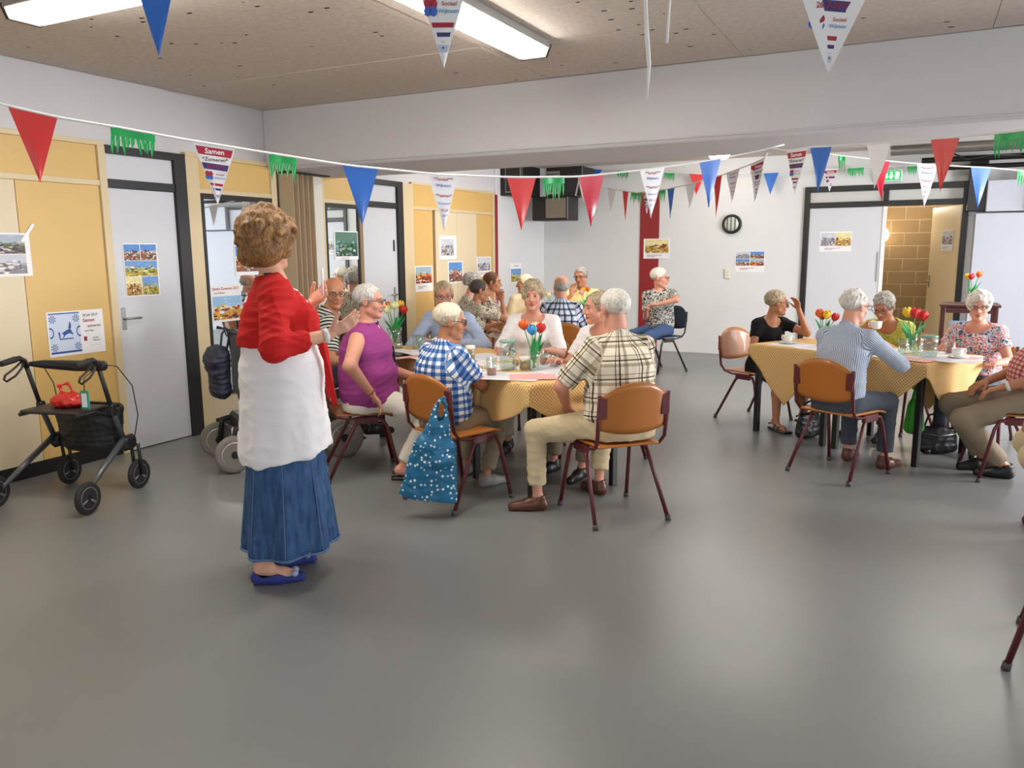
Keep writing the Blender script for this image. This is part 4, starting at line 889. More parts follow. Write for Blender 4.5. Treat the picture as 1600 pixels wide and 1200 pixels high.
    # --- eyes
    for sgn in (-1, 1):
        c = hpnt(sgn*.031, .0785, .002); e = MB().lathe([(0, -.0098*k_), (.0069*k_, -.0069*k_), (.0098*k_, 0), (.0069*k_, .0069*k_), (0, .0098*k_)], 12, c, f).build('eye', m_eyew, body)
        MB().lathe([(.0062*k_, .0078*k_), (.004*k_, .0098*k_), (0, .0106*k_)], 10, c, f).build('iris', m_iris, e)
    eb = MB()
    for sgn in (-1, 1): eb.tube([hpnt(sgn*.014, .0935, .024), hpnt(sgn*.032, .0915, .031), hpnt(sgn*.05, .079, .026)], [.0025, .0034, .0018], 6)
    eb.build('eyebrows', HAIR[hcol], body)
    if glasses:
        gm = MB()
        for sgn in (-1, 1):
            gm.tube([hpnt(sgn*.032+.024*math.cos(a), .106-.006*abs(math.cos(a)), .002+.0165*math.sin(a)) for a in np.linspace(0, 2*math.pi, 15)], .0021, 6, cap=False)
            gm.tube([hpnt(sgn*.056, .1, .006), hpnt(sgn*.073, .08, .008), hpnt(sgn*.083, 0, .008), hpnt(sgn*.08, -.02, -.004)], .0023, 6)
        gm.tube([hpnt(-.009, .107, .006), hpnt(0, .113, .008), hpnt(.009, .107, .006)], .0022, 6); gm.build('glasses', m_frame, body)
    # --- hair
    R = random.Random(seed*13+5); Hp = []
    def tufts(n, rad_, ln, r0, zmin, front, curl=0., vol=(.082, .102, .09)):
        for i in range(n):
            a, zz = R.uniform(-math.pi, math.pi), R.uniform(zmin, 1)
            q = V3(math.sin(a)*math.sqrt(max(1-zz*zz, 0)), math.cos(a)*math.sqrt(max(1-zz*zz, 0)), zz); p = q*V3(*vol)+V3(0, -.016, .034)
            if p[1] > front and p[2] < .072: continue
            d = unit(V3(q[0]*.5, -.5+q[1]*.4, -.9 if q[2] < .8 else -.1)+V3(R.uniform(-1, 1), R.uniform(-1, 1), R.uniform(-1, 1))*(.35+curl))
            d = unit(d-q*(d@q)); e = p+d*ln*R.uniform(.6, 1.2)*(.55 if q[2] > .6 else 1.)-q*.006; e = e*(1+.02*curl); Hp.append(hrc(p, e, r0*R.uniform(.8, 1.2), r0*.5, .006))
    if hair == 'short':
        Hp += [hel((0, -.019, .037), (.0775, .0975, .0825)), sub(hel((0, .098, -.016), (.09, .068, .106), .01)), cut(hpnt(0, -.05, -.05), -u-.25*f, .25*k_)]; tufts(110, .1, .045, .0065, -.45, .055, 0., (.077, .097, .083))
        Hp += [cut(hpnt(0, 0, -.062), -u, .3*k_)]
    elif hair == 'bald':
        Hp += [hel((0, -.02, .01), (.078, .096, .07)), sub(hel((0, .10, 0), (.1, .085, .13), .01)), cut(hpnt(0, -.02, .045), u+.3*f, .25*k_), cut(hpnt(0, -.05, -.052), -u, .25*k_)]
    elif hair == 'cropped':   # thin hair lying flat, receding
        Hp += [hel((0, -.02, .036), (.077, .097, .081)), sub(hel((0, .10, -.02), (.09, .075, .105), .01)), cut(hpnt(0, 0, -.062), -u, .3*k_)]; tufts(40, .1, .035, .007, -.3, .05)
    elif hair == 'curly':
        Hp += [hel((0, -.022, .042), (.087, .107, .09)), sub(hel((0, .1, -.04), (.07, .072, .098), .015))]; tufts(130, .1, .035, .016, -.6, .066, 1.2, (.087, .107, .094)); Hp += [cut(hpnt(0, -.02, -.085), -u, .3*k_)]
    elif hair == 'bob':
        Hp += [hel((0, -.03, .035), (.10, .122, .105)), hel((0, -.05, -.04), (.098, .09, .075), .04), sub(hel((0, .105, -.05), (.07, .078, .11), .015))]; tufts(150, .1, .075, .021, -.85, .06, .45, (.100, .124, .112))
        Hp += [hrc((.06, .05, .06), (.115, .03, .05), .03, .018), hrc((-.05, -.1, -.07), (-.03, -.09, -.1), .03, .02), cut(hpnt(0, -.02, -.112), -u, .3*k_)]
    elif hair == 'ponytail':
        Hp += [hel((0, -.018, .038), (.08, .1, .085)), sub(hel((0, .095, -.035), (.085, .07, .098), .01)), cut(hpnt(0, 0, -.06), -u, .14*k_), hrc((0, -.1, .02), (0, -.135, -.02), .026, .034), hrc((0, -.135, -.02), (0, -.125, -.12), .034, .018)]; tufts(60, .1, .05, .008, -.4, .06)
    if Hp:
        hv, hq = sdf_mesh(Hp, .0064 if near else .0088); hv = relax(hv, hq, 1 if hair in ('bob', 'curly') else 2); link('hair', np_mesh('hair', hv, hq, [HAIR[hcol]]), None, body)
    # --- clothes
    def cloth_uv(v, frames):
        best = np.full(len(v), 9.); uv = np.zeros((len(v), 2))
        for a, b, rr, xd, off, bias in frames:
            ax = unit(b-a); q = v-a; s_ = q@ax; L = np.linalg.norm(b-a); tt = np.clip(s_, 0, L); d = np.linalg.norm(q-tt[:, None]*ax, axis=1)-rr+bias
            e1 = unit(xd-ax*(xd@ax)); e2 = np.cross(ax, e1); th = np.arctan2(q@e1, q@e2); m = d < best; best[m] = d[m]; uv[m] = np.stack([th*rr+off, s_+off], 1)[m]
        return uv
    G = .013
    def torso(e, low=True):
        o = [tc(W-d1*(.10 if low else .0), W, ((.16*g+e)*s, (.118*g+e)*s), ((.143*g+e)*s, (.107*g+e)*s), sx), tc(W, C, ((.143*g+e)*s, (.107*g+e)*s), ((.152*g+e)*s, (.106*g+e)*s), sx), tc(C, N-d2*.05*s, ((.15*g+e)*s, (.105*g+e)*s), ((.088+e)*s, (.062+e)*s), sx),
             rc(N-d2*.035*s, SR, (.046+e)*s, (.05+e)*s, .05), rc(N-d2*.035*s, SL, (.046+e)*s, (.05+e)*s, .05)]
        if belly: o.append(el(W+fc*(.045+.03*belly)*s-d1*.015, V3(.145*g, .115+.02*belly, .14)*s, np.stack([sx, fc, d1]), .05))
        if bust:
            for q in (-1, 1): o.append(el(C+fc*.085*s+sx*q*.068*s-d2*.012, V3(.068, .055+.03*bust, .065)*s, np.stack([sx, fc, d2]), .04))
        return o
    if top is not None:
        T = torso(G)
        for Sx, E_, Wx in ((SR, ER, WR), (SL, EL, WL)):
            if sleeve <= 0: continue
            if sleeve <= 1:
                e = Sx+(E_-Sx)*min(sleeve*1.25+.15, .97); T += [rc(Sx, e, (.056*ar+.006)*s, (.056*ar+.004)*s, .025), cut(e, unit(E_-Sx), .085*s)]
            else:
                e = E_+(Wx-E_)*(sleeve-1); T += [rc(Sx, E_, (.055*ar+.006)*s, (.047*ar+.004)*s, .025), rc(E_, e, (.047*ar+.004)*s, .037*s, .02), cut(e, unit(Wx-E_), .06*s)]
        if longtop: T += [tc(P+d1*.03+fc*.02, W, ((.160*g+.01)*s, (.122*g+.01)*s), ((.15*g+.013)*s, (.115*g+.013)*s), sx, .03), rc(P+fc*.05+sx*.05, P+fc*.12*longtop+sx*.08-d1*.01, .08*g, .066*g, .05)]
        if neckline: T += [sub(el(N+fc*.03*s, V3(.085+.03*neckline, .085, .06+.07*neckline)*s, np.stack([sx, fc, d2]), .01))]
        elif collar: T += [tc(N-d2*.035*s, N+d2*.022*s-fc*.006, (.078*s, .074*s), (.069*s, .068*s), sx, .012), sub(tc(N-d2*.0*s, N+d2*.08*s, (.06*s, .059*s), (.062*s, .062*s), sx, .004)), cut(N+d2*.03*s, d2*.9+fc*.35, .12*s), sub(rc(N+fc*.075*s-d2*.015*s, N+fc*.085*s+d2*.05*s, .012, .03, .004))]
        else: T += [sub(el(N+d2*.02, V3(.068, .07, .05)*s, np.stack([sx, fc, d2]), .008))]
        T += sc_
        tv, tq = sdf_mesh(T, .0105 if near else .014); tv = wrinkle(relax(tv, tq, 1), tq, wr, seed)
        fr = [(P, N, .14*s, fc, 0., 0.)]
        for Sx, E_, off in ((SR, ER, .31), (SL, EL, .62)): fr.append((Sx+(E_-Sx)*.12, E_, .055*s, V3(0, 0, 1)*.2-fc, off, -.01))
        if sleeve > 1: fr += [(ER, WR, .045*s, -fc, .45, 0.), (EL, WL, .045*s, -fc, .8, 0.)]
        link('shirt', np_mesh('shirt', tv, tq, [top], None, cloth_uv(tv, fr)), None, body)
    if legs is not None:
        L = [tc(P-d1*.035, P+d1*.07, ((.165*g)*s, (.122*g)*s), ((.152*g+.006)*s, (.113*g+.006)*s), sx, .03)]
        for hp_, K_, A_ in ((hipR, KR, AR), (hipL, KL, AL)):
            e = K_+(A_-K_)*legcut; L += [rc(hp_, K_, (.086*g)*s, .066*s, .03), rc(K_, e, .065*s, .057*s, .03), cut(e, unit(A_-K_), .10)]
        L += sc_
        tv, tq = sdf_mesh(L, .012 if near else .015); tv = wrinkle(relax(tv, tq, 1), tq, wr*.75, seed+3); link('trousers', np_mesh('trousers', tv, tq, [legs]), None, body)
        if not skirt and top is not None and not bust:
            pass
    if skirt is not None:
        L = [tc(P-d1*.035, P+d1*.07, (.17*g*s, .125*g*s), (.152*g*s, .112*g*s), sx, .03)]
        for hp_, K_ in ((hipR, KR), (hipL, KL)): L += [rc(hp_, hp_+(K_-hp_)*.93, .092*g*s, .078*s, .10)]
        L += sc_
        tv, tq = sdf_mesh(L, .0115); link('skirt', np_mesh('skirt', wrinkle(tv, tq, wr, seed), tq, [skirt]), None, body)
    if shoe is not None:
        for A_, fd in ((AR, fdR), (AL, fdL)):
            z0 = V3(A_[0], A_[1], 0); base = max(A_[2]-.085, 0)
            zb = V3(0, 0, base)
            if sandal:
                q = MB(); lt = np.cross(V3(0, 0, 1), fd)
                q.grid(lambda a, b: z0+zb+V3(0, 0, .012)+fd*(-.075+.265*b)+lt*((a-.5)*(.06+.03*math.sin(b*2.6))), 6, 12); o = q.build('sandal', shoe, body, sol=.018)
                for b_ in (.03, .085): MB().tube([z0+zb+fd*b_+lt*.044*math.cos(a)+V3(0, 0, .014+.052*(1-b_*3)*math.sin(a)) for a in np.linspace(0, math.pi, 9)], .008, 6, flat=.5).build('strap', shoe, o)
                MB().tube([z0+zb-fd*.045+lt*.036*math.cos(a)-fd*.02*math.sin(a)+V3(0, 0, .05) for a in np.linspace(0, math.pi, 9)], .007, 6).build('strap', shoe, o)
            else:
                Q = [rc(z0+zb+fd*-.03+V3(0, 0, .036), z0+zb+fd*.05+V3(0, 0, .04), .037*s, .037*s, .02), rc(z0+zb+fd*.05+V3(0, 0, .034), z0+zb+fd*.15+V3(0, 0, .022), .038*s, .03*s, .03), rc(A_-fd*.012-V3(0, 0, .03), A_-fd*.012-V3(0, 0, .005), .04*s, .041*s, .02), cut(z0+zb+fd*.05+V3(0, 0, .002), V3(0, 0, -1), .2), sub(rc(A_-fd*.008+V3(0, 0, .0), A_-fd*.008+V3(0, 0, .06), .033*s, .036*s, .005))]
                tv, tq = sdf_mesh(Q, .0075); link('shoe', np_mesh('shoe', tv, tq, [shoe]), None, body)
    if watch:
        Wx, Ex = (WR, ER) if watch > 0 else (WL, EL); ax_ = unit(Wx-Ex); MB().lathe([(.029*s, -.011), (.032*s, -.011), (.032*s, .011), (.029*s, .011)], 18, Wx-ax_*.02, ax_).build('wristband', mat('watch_white', H_('d8d6d0'), .4), body)
    J = dict(P=P, W=W, C=C, N=N, SR=SR, SL=SL, ER=ER, EL=EL, WR=WR, WL=WL, HC=HC, d1=d1, d2=d2, sx=sx, fc=fc, KR=KR, KL=KL, AR=AR, AL=AL, f=f, u=u, r=r_, hp=hpnt)
    if extra: extra(body, J)
    return body

# ------------------------------------------------------------------ cloth materials
c_check = plaid_mat('blue_gingham', .044, [(0, H_('ffffff')), (.5, H_('6f93c4'))], .044, [(0, H_('f4f4f6')), (.5, H_('6a8fc2'))])
c_plaid = plaid_mat('cream_plaid', .115, [(0, H_('efe9dc')), (.3, H_('b3a898')), (.46, H_('efe9dc')), (.62, H_('4d453f')), (.68, H_('e6dfd0')), (.80, H_('3c3632')), (.83, H_('efe9dc'))], .105, [(0, H_('fbf6ea')), (.25, H_('c2b8a8')), (.42, H_('fbf6ea')), (.55, H_('5a524c')), (.62, H_('f3ecde')), (.82, H_('6b625a')), (.85, H_('fbf6ea'))])
c_grid = plaid_mat('navy_grid_check', .062, [(0, H_('e6e9f0')), (.55, H_('8fa0bc')), (.75, H_('2c3246')), (.92, H_('e6e9f0'))], .062, [(0, H_('f2f4f8')), (.55, H_('a3b2ca')), (.75, H_('353c52')), (.92, H_('f2f4f8'))])
c_stripe = plaid_mat('blue_pinstripe', .011, [(0, H_('c9d2e0')), (.6, H_('6f7f98'))], 1., [(0, (1, 1, 1)), (.99, (1, 1, 1))])
c_bw = plaid_mat('black_white_stripe', 1., [(0, (1, 1, 1)), (.99, (1, 1, 1))], .026, [(0, H_('c8c6bc')), (.5, H_('2a2c2a'))])
c_pink = plaid_mat('pink_check', .03, [(0, H_('e2b4b0')), (.6, H_('b4706e'))], .03, [(0, H_('fff0ee')), (.6, H_('d09a98'))])
c_leo = blotch_mat('leopard_print', [(0, H_('2a2522')), (.44, H_('8d8172')), (.52, H_('e2dbcc')), (.6, H_('3c342e'))], 42, 1.2)
c_bwp = blotch_mat('black_white_print', [(0, H_('22242a')), (.45, H_('8c8c88')), (.52, H_('d8d4c6')), (.62, H_('30323a'))], 22, 2.5)
c_flw = blotch_mat('dark_floral_print', [(0, H_('d9cfb8')), (.42, H_('8e7f66')), (.5, H_('e8e0cc')), (.58, H_('5a5044'))], 30, 1.5)
c_flo = blotch_mat('pink_blue_floral_print', [(0, H_('353a58')), (.38, H_('8fa3b4')), (.46, H_('e4dcdc')), (.53, H_('c24a58')), (.59, H_('d98e92')), (.64, H_('d8d6d8')), (.70, H_('2e3350'))], 24, 1.2)
c_white = mat('white_cotton', H_('ece9ea'), .85, spec=.2); c_lblue = mat('light_blue_cotton', H_('a9b8d4'), .85, spec=.2); c_yellow = mat('pale_yellow_cotton', H_('eadf9e'), .85, spec=.2); c_lime = blotch_mat('lime_print', [(0, H_('b9bf4e')), (.48, H_('d4d67e')), (.58, H_('a8b04a'))], 30)
c_beige = mat('beige_cotton', H_('cbb894'), .85, spec=.15); c_khaki = mat('khaki_cotton', H_('93846e'), .85, spec=.15); c_taupe = mat('taupe_cotton', H_('8c7d6a'), .85, spec=.15); c_offw = mat('off_white_cotton', H_('d3cbbd'), .85, spec=.15)
c_greyt = mat('charcoal_wool', H_('4d535c'), .85, spec=.15); c_black = mat('black_jersey', H_('17161a'), .8, spec=.2); c_purple = mat('purple_vest', H_('963f80'), .8, spec=.2); c_redk = mat('red_knit', H_('c0201f'), .8, spec=.2, bump=.15, bscale=220); c_sand = mat('sand_shirt', H_('c4b79a'), .85)
s_brown = mat('brown_leather', H_('5b3020'), .35, spec=.5); s_dark = mat('dark_leather', H_('221d1c'), .4); s_black = mat('black_leather', H_('151415'), .4)
def denim():
    m = mat('blue_denim', H_('3b5a85'), .85, spec=.2); nt = m.node_tree; b = nt.nodes['Principled BSDF']; t = nt.nodes.new('ShaderNodeTexCoord')
    mp = nt.nodes.new('ShaderNodeMapping'); mp.inputs['Scale'].default_value = (1, 1, .2); nt.links.new(t.outputs['Object'], mp.inputs[0]); n = nt.nodes.new('ShaderNodeTexNoise'); n.inputs['Scale'].default_value = 40; n.inputs['Detail'].default_value = 6
    nt.links.new(mp.outputs[0], n.inputs['Vector']); r = ramp_node(nt, [(.3, H_('2b4468')), (.7, H_('45648c'))], 'LINEAR'); nt.links.new(n.outputs['Fac'], r.inputs[0]); nt.links.new(r.outputs[0], b.inputs['Base Color']); return m
# ------------------------------------------------------------------ the standing speaker
def speaker_clothes(body, J):
    d2, sx, fc = J['d2'], J['sx'], J['fc']; z = V3(0, 0, 1); o = V3(0, -.005, 0)
    # long white tunic
    T = [tc(o+z*.62, o+z*1.0, (.235, .215), (.205, .185), sx, .03), tc(o+z*1.0, J['C'], (.205, .185), (.175, .15), sx, .04), tc(J['C'], J['N']-d2*.05, (.17, .14), (.10, .075), sx, .04), cut(o+z*.60+V3(0, .0, 0), -z+V3(0, .16, 0), .5)]
    for q in (-1, 1): T.append(el(J['C']+fc*.10+sx*q*.07-d2*.03, (.075, .075, .075), np.stack([sx, fc, d2]), .05))
    T.append(sub(el(J['N']+fc*.04, V3(.085, .085, .075), np.stack([sx, fc, d2]), .01)))
    v, q = sdf_mesh(T, .0095); th = np.arctan2(v[:, 0], v[:, 1]); low = np.clip((1.0-v[:, 2])/.4, 0, 1); n = vnormals(v, q)
    v = v+n*(low*(.008*np.sin(th*6+1)+.004*np.sin(th*11+3*v[:, 2])))[:, None]; v = wrinkle(v, q, .0045, 4, .6); link('tunic', np_mesh('tunic', v, q, [c_white]), None, body)
    # flared denim skirt with gores
    K = [tc(o+z*.16, o+z*.64, (.245, .215), (.195, .175), sx, .03), cut(o+z*.15+V3(0, 0, 0), -z+V3(0, .06, 0), .5)]
    v, q = sdf_mesh(K, .01); th = np.arctan2(v[:, 0], v[:, 1]); low = np.clip((.65-v[:, 2])/.5, 0, 1); n = vnormals(v, q); v = v+n*(low*.018*np.sin(th*8+.5))[:, None]
    k = link('skirt', np_mesh('skirt', wrinkle(v, q, .004, 9), q, [denim()]), None, body)
    for a in range(8):
        u = a*math.pi/4+.15; pts = []
        for zz in np.linspace(.6, .165, 8):
            lw = min(max((.65-zz)/.5, 0), 1); rx, ry = np.interp(zz, [.16, .62], [.245, .195]), np.interp(zz, [.16, .62], [.215, .175]); e = 1+lw*.018*math.sin(u*8+.5)/.22
            pts.append(o+V3(math.sin(u)*rx*e, math.cos(u)*ry*e, zz)*V3(1, 1, 1)+V3(math.sin(u), math.cos(u), 0)*.001)
        MB().tube(pts, .0028, 5).build('seam', mat('denim_seam', H_('54709a'), .85), k)
    hp_ = [o+V3(math.sin(u)*(.247+.018*math.sin(u*8+.5)), math.cos(u)*(.217+.018*math.sin(u*8+.5)), .157+.013*math.cos(u)) for u in np.linspace(0, 2*math.pi, 60)]
    MB().tube(hp_, .006, 6, cap=False).build('frayed_hem', mat('denim_seam'), k)
    # red cardigan, open in front
    Cg = [tc(J['P']+z*.14, J['W']+z*.05, (.222, .185), (.212, .178), sx, .03), tc(J['W']+z*.05, J['C'], (.212, .178), (.20, .15), sx, .05), tc(J['C'], J['N']-d2*.045, (.19, .142), (.10, .082), sx, .04),
          rc(J['N']-d2*.035, J['SR'], .062, .068, .05), rc(J['N']-d2*.035, J['SL'], .062, .068, .05)]
    for q_ in (-1, 1): Cg.append(el(J['C']+fc*.105+sx*q_*.085-d2*.035, (.085, .08, .085), np.stack([sx, fc, d2]), .05))
    Cg.append(cut(J['P']+z*.215, -z+V3(0, .12, 0), .4))
    for Sx, E_, Wx in ((J['SR'], J['ER'], J['WR']), (J['SL'], J['EL'], J['WL'])):
        e = E_+(Wx-E_)*.62; Cg += [rc(Sx, E_, .073, .064, .03), rc(E_, e, .062, .047, .02), cut(e, unit(Wx-E_), .07)]
    Cg += [sub(tc(J['P']+z*.05+fc*.17, J['C']+fc*.2+d2*.02, (.075, .10), (.05, .12), sx, .01)), sub(el(J['N']+fc*.06, V3(.082, .11, .11), np.stack([sx, fc, d2]), .01)), sub(el(J['N']+d2*.03, V3(.075, .08, .055), np.stack([sx, fc, d2]), .01))]
    v, q = sdf_mesh(Cg, .0085); v = wrinkle(relax(v, q, 1), q, .006, 21); link('cardigan', np_mesh('cardigan', v, q, [c_redk]), None, body)
    for s_ in (-1, 1):
        b = J['P']+fc*.185+sx*s_*.10+z*.24; MB().grid(lambda a, h: b+sx*s_*(a-.5)*.07*(1-h*.8)-z*(h*.34)+fc*(.04*h+.012*math.sin(a*5+h*3)), 5, 9).build('cardigan_front', c_redk, body, sol=.006)
    MB().tube([J['hp'](.0, .0, 0)*0+J['N']+fc*.065*math.cos(a)+sx*.072*math.sin(a)+d2*(.02-.07*(math.cos(a) > 0)*math.cos(a)) for a in np.linspace(-2.2, 2.2, 17)], .004, 6).build('necklace', m_black, body)
    m_sh = mat('blue_suede', H_('27307c'), .7)
    for A_, fd in ((J['AR'], unit(V3(.1, 1, 0))), (J['AL'], unit(V3(-.1, 1, 0)))):
        z0 = V3(A_[0], A_[1], 0)
        Q = [rc(z0-fd*.035+z*.033, z0+fd*.05+z*.028, .036, .036, .02), rc(z0+fd*.05+z*.026, z0+fd*.155+z*.018, .037, .026, .03), cut(z0+fd*.05+z*.002, -z, .2), sub(rc(z0-fd*.01+z*.055, z0+fd*.085+z*.062, .033, .03, .005))]
        v, q = sdf_mesh(Q, .006); sh = link('shoe', np_mesh('shoe', v, q, [m_sh]), None, body)
        lt = np.cross(z, fd)
        for s_ in (-1, 1): MB().lathe([(0, 0), (.012, .008), (.017, .03), (.008, .042), (0, .044)], 10, z0+fd*.125+z*.045, lt*s_+fd*.3+z*.12).build('bow', mat('bow_pattern', H_('aab0cc'), .6, noise=.4, nscale=90), sh)
person('woman in a red cardigan, white tunic and long denim skirt standing and gesturing', -2.635, 2.815, 72, ht=28, s=1.0, stand=True, lean=-3, slouch=1, hfwd=-5, girth=1.28, bust=1, hair='bob', hcol='ginger', skin='fair', hs=1.06, rh=(.27, .20, 1.19), rhd=(.15, .8, .42), rpn=(-.75, -.1, .65), rcurl=.3, rpole=(.5, -.8, -.6), lh=(-.17, .15, 1.29), lhd=(.25, .6, .55), lpn=(.7, -.3, .6), lcurl=.55, lpole=(-.6, -.5, -.7), watch=1, extra=speaker_clothes, hpitch=2, rf=(.1, -.13, .085), lf=(-.09, -.06, .085), rfd=(.1, 1, 0), lfd=(-.1, 1, 0), seed=3)
tag(MB().tube([(-2.445, 2.90, 1.355), (-2.442, 2.90, 1.475)], .006, 8).build('pen', mat('white_plastic', H_('f0f0f0'), .3)), 'white pen held upright in the far hand of the standing speaker', 'pen')
# ------------------------------------------------------------------ left table
chair('wooden chair under the woman in the purple vest', -3.43, 4.42, 75)
def vest_trim(body, J):
    MB().tube([J['P']+J['fc']*.20+V3(-.03, 0, -.02), J['W']+J['fc']*.185+V3(-.02, 0, 0), J['C']+J['fc']*.165, J['N']+J['fc']*.085], .004, 6).build('zip', mat('zip_white', H_('d8d4d8'), .4), body)
    T = [rc(J['C']+J['fc']*.155+J['sx']*-.05, J['W']+J['fc']*.165+J['sx']*-.05-V3(0, 0, .06), .03, .05, .03)]
    v, q = sdf_mesh(T, .01); link('undershirt', np_mesh('undershirt', v, q, [c_black]), None, body)
    for sgn in (-1, 1): MB().grid(lambda a, b: J['N']+J['sx']*sgn*(.035+.07*a)+J['fc']*(.075-.03*a+.012*b)+J['d2']*(.02-.075*b*(1-.4*a)), 4, 4).build('lapel', c_purple, body, sol=.006)
    MB().lathe([(.032, -.006), (.036, 0), (.032, .006)], 18, J['WR']-unit(J['WR']-J['ER'])*.02, unit(J['WR']-J['ER'])).build('bracelet', mat('wood_bracelet', H_('8f5a3c'), .4), body)
person('grey cropped haired woman with glasses in a sleeveless purple vest and white trousers', -3.36, 4.44, 78, ht=98, s=1.0, lean=-4, slouch=6, girth=1.5, belly=1., bust=1., hair='short', hcol='silver', glasses=True, skin='pink', top=c_purple, sleeve=0, collar=False, legs=c_offw, shoe=s_dark, sandal=True, rh=(.30, .0, .62), rhd=(-.1, .5, -.7), rpole=(.9, -.7, .2), lh=(-.1, .33, .66), rf=(.22, .19, .085), lf=(.05, .28, .085), rfd=(.1, 1, 0), lfd=(.2, 1, 0), extra=vest_trim, hpitch=4, seed=5, twist=-20, hfwd=2, longtop=1., py=-.01)
chair('wooden chair under the man in blue checks, with a polka dot bag on its back', -2.50, 4.19, 45)
person('white haired man with glasses in a blue and white checked shirt', -2.64, 4.215, 42, ht=80, s=.92, seat=.43, py=.04, lean=-15, slouch=22, twist=-8, hfwd=8, girth=1.42, belly=.5, hair='short', hcol='blond', glasses=True, skin='tan', top=c_check, sleeve=.5, legs=c_khaki, shoe=mat('grey_sneaker', H_('85827e'), .6), rh=(.06, .36, .62), lh=(-.1, .38, .64), rpole=(.9, -.2, -.4), rf=(.10, .30, .085), lf=(-.20, .42, .085), hpitch=8, seed=6, wr=.006, watch=-1)
chair('wooden chair in the foreground under the man in the plaid shirt', -1.54, 4.35, -21)
person('white haired man in a cream plaid shirt and beige trousers seen from behind', -1.48, 4.34, -21, ht=-28, s=1.0, lean=-1, slouch=9, girth=1.34, py=.02, belly=.6, hair='short', hcol='white', skin='pink', top=c_plaid, sleeve=.62, legs=c_beige, legcut=.82, shoe=s_brown, lh=(-.22, .30, .62), rh=(.08, .33, .66), lpole=(-1, -.3, -.3), lf=(-.43, .25, .085), lfd=(-.93, .36, 0), lkp=(-1, .7, .7), rf=(.06, .40, .085), rfd=(-.2, 1, 0), hpitch=6, seed=7, wr=.006, neck=1.15)
chair('wooden chair behind the man in the light blue shirt', -3.60, 6.12, 196)
person('man with glasses in a light blue shirt leaning over the far side of the table', -3.62, 6.05, 198, ht=172, s=1.05, lean=18, slouch=14, girth=1.08, hair='short', hcol='mixed', glasses=True, skin='pink', top=c_lblue, sleeve=1.85, legs=c_greyt, shoe=s_dark, rh=(.05, .44, .80), lh=(-.16, .42, .80), lpole=(-1, -.2, -.5), rpole=(1, -.2, -.5), hpitch=8, seed=8, wr=.006)
chair('wooden chair of the curly haired woman in white', -2.72, 5.90, 192)
person('curly grey haired woman in a white blouse facing the camera', -2.75, 5.82, 192, ht=188, s=.97, lean=0, slouch=6, girth=1.12, bust=.8, hair='curly', hcol='mixed', skin='pink', top=c_white, sleeve=.75, neckline=.5, legs=c_offw, shoe=s_dark, rh=(.2, .32, .78), lh=(-.16, .33, .79), hpitch=2, seed=9)
chair('wooden chair hidden behind the man in plaid', -2.0, 5.42, 215)
person('woman in a white top in profile, half hidden by the man in plaid', -1.96, 5.34, 225, ht=255, s=.93, lean=4, slouch=8, girth=1.05, bust=.5, hair='short', hcol='mixed', skin='pink', top=c_white, sleeve=.45, neckline=.4, legs=c_khaki, shoe=s_dark, rh=(.15, .34, .79), lh=(-.15, .34, .79), seed=10)
# power wheelchair with the bald man
fw = unit(V3(.53, .85, 0)); wcz = math.atan2(-fw[0], fw[1])
wc = tag(empty('power_wheelchair', (-4.26, 4.50, 0), wcz), 'power wheelchair with grey tyres behind the standing speaker', 'wheelchair')
m_tyre = mat('grey_tyre', H_('7d766c'), .8); m_rim = mat('rim_silver', H_('b9b8b4'), .35, .6); m_wcf = mat('wheelchair_black', H_('1b1a1c'), .45)
def wheel(par, c, r, w, ax=(1, 0, 0), tyre=m_tyre, rim=m_rim, spokes=3):
    c = V3(*c); t = w/2
    o = MB().lathe([(r*.66, -t*.7), (r*.9, -t), (r*.98, -t*.5), (r, 0), (r*.98, t*.5), (r*.9, t), (r*.66, t*.7)], 28, c, ax).build('wheel', tyre, par)
    MB().lathe([(r*.56, -t*.6), (r*.68, -t*.75), (r*.68, t*.75), (r*.56, t*.6), (r*.56, -t*.6)], 28, c, ax).build('rim', rim, o)
    mb = MB(); a = unit(ax); e1 = unit(np.cross(a, V3(0, 0, 1))); e2 = np.cross(a, e1)
    for k in range(spokes):
        u = 2*math.pi*k/spokes+.4; d = e1*math.cos(u)+e2*math.sin(u); mb.tube([c+d*r*.12, c+d*r*.6], [r*.16, r*.2], 6, flat=.6)
    mb.build('spokes', rim, o); MB().lathe([(r*.2, -t*.8), (r*.2, t*.8)], 14, c, ax).build('hub', m_wcf, o); return o
for sx_ in (-1, 1):
    wheel(wc, (sx_*.275, -.41, .135), .135, .075, spokes=5); wheel(wc, (sx_*.275, .40, .155), .155, .08, spokes=5)
    MB().tube([(sx_*.275+.055*sx_*-1, -.41, .135), (sx_*.22, -.38, .30), (sx_*.2, -.2, .34)], .022, 8).build('fork', m_wcf, wc)
    MB().tube([(sx_*.22, .40, .155), (sx_*.2, .2, .30)], .025, 8).build('fork', m_wcf, wc)
    MB().tube([(sx_*.27, -.22, .44), (sx_*.28, -.22, .68), (sx_*.28, .18, .70)], .016, 8).build('armrest_tube', m_wcf, wc); MB().box((sx_*.28, .02, .715), (.06, .32, .03), bev=.01).build('armrest_pad', m_wcf, wc)
    MB().tube([(sx_*.2, -.24, .40), (sx_*.2, -.30, .98), (sx_*.2, -.38, 1.0)], .013, 8).build('back_post', m_wcf, wc)
MB().box((0, -.02, .30), (.42, .62, .13), bev=.02).build('base', m_wcf, wc); MB().box((0, .0, .46), (.44, .46, .07), bev=.02).build('seat', m_wcf, wc); MB().box((0, -.27, .74), (.42, .05, .50), bev=.02).build('backrest', m_wcf, wc)
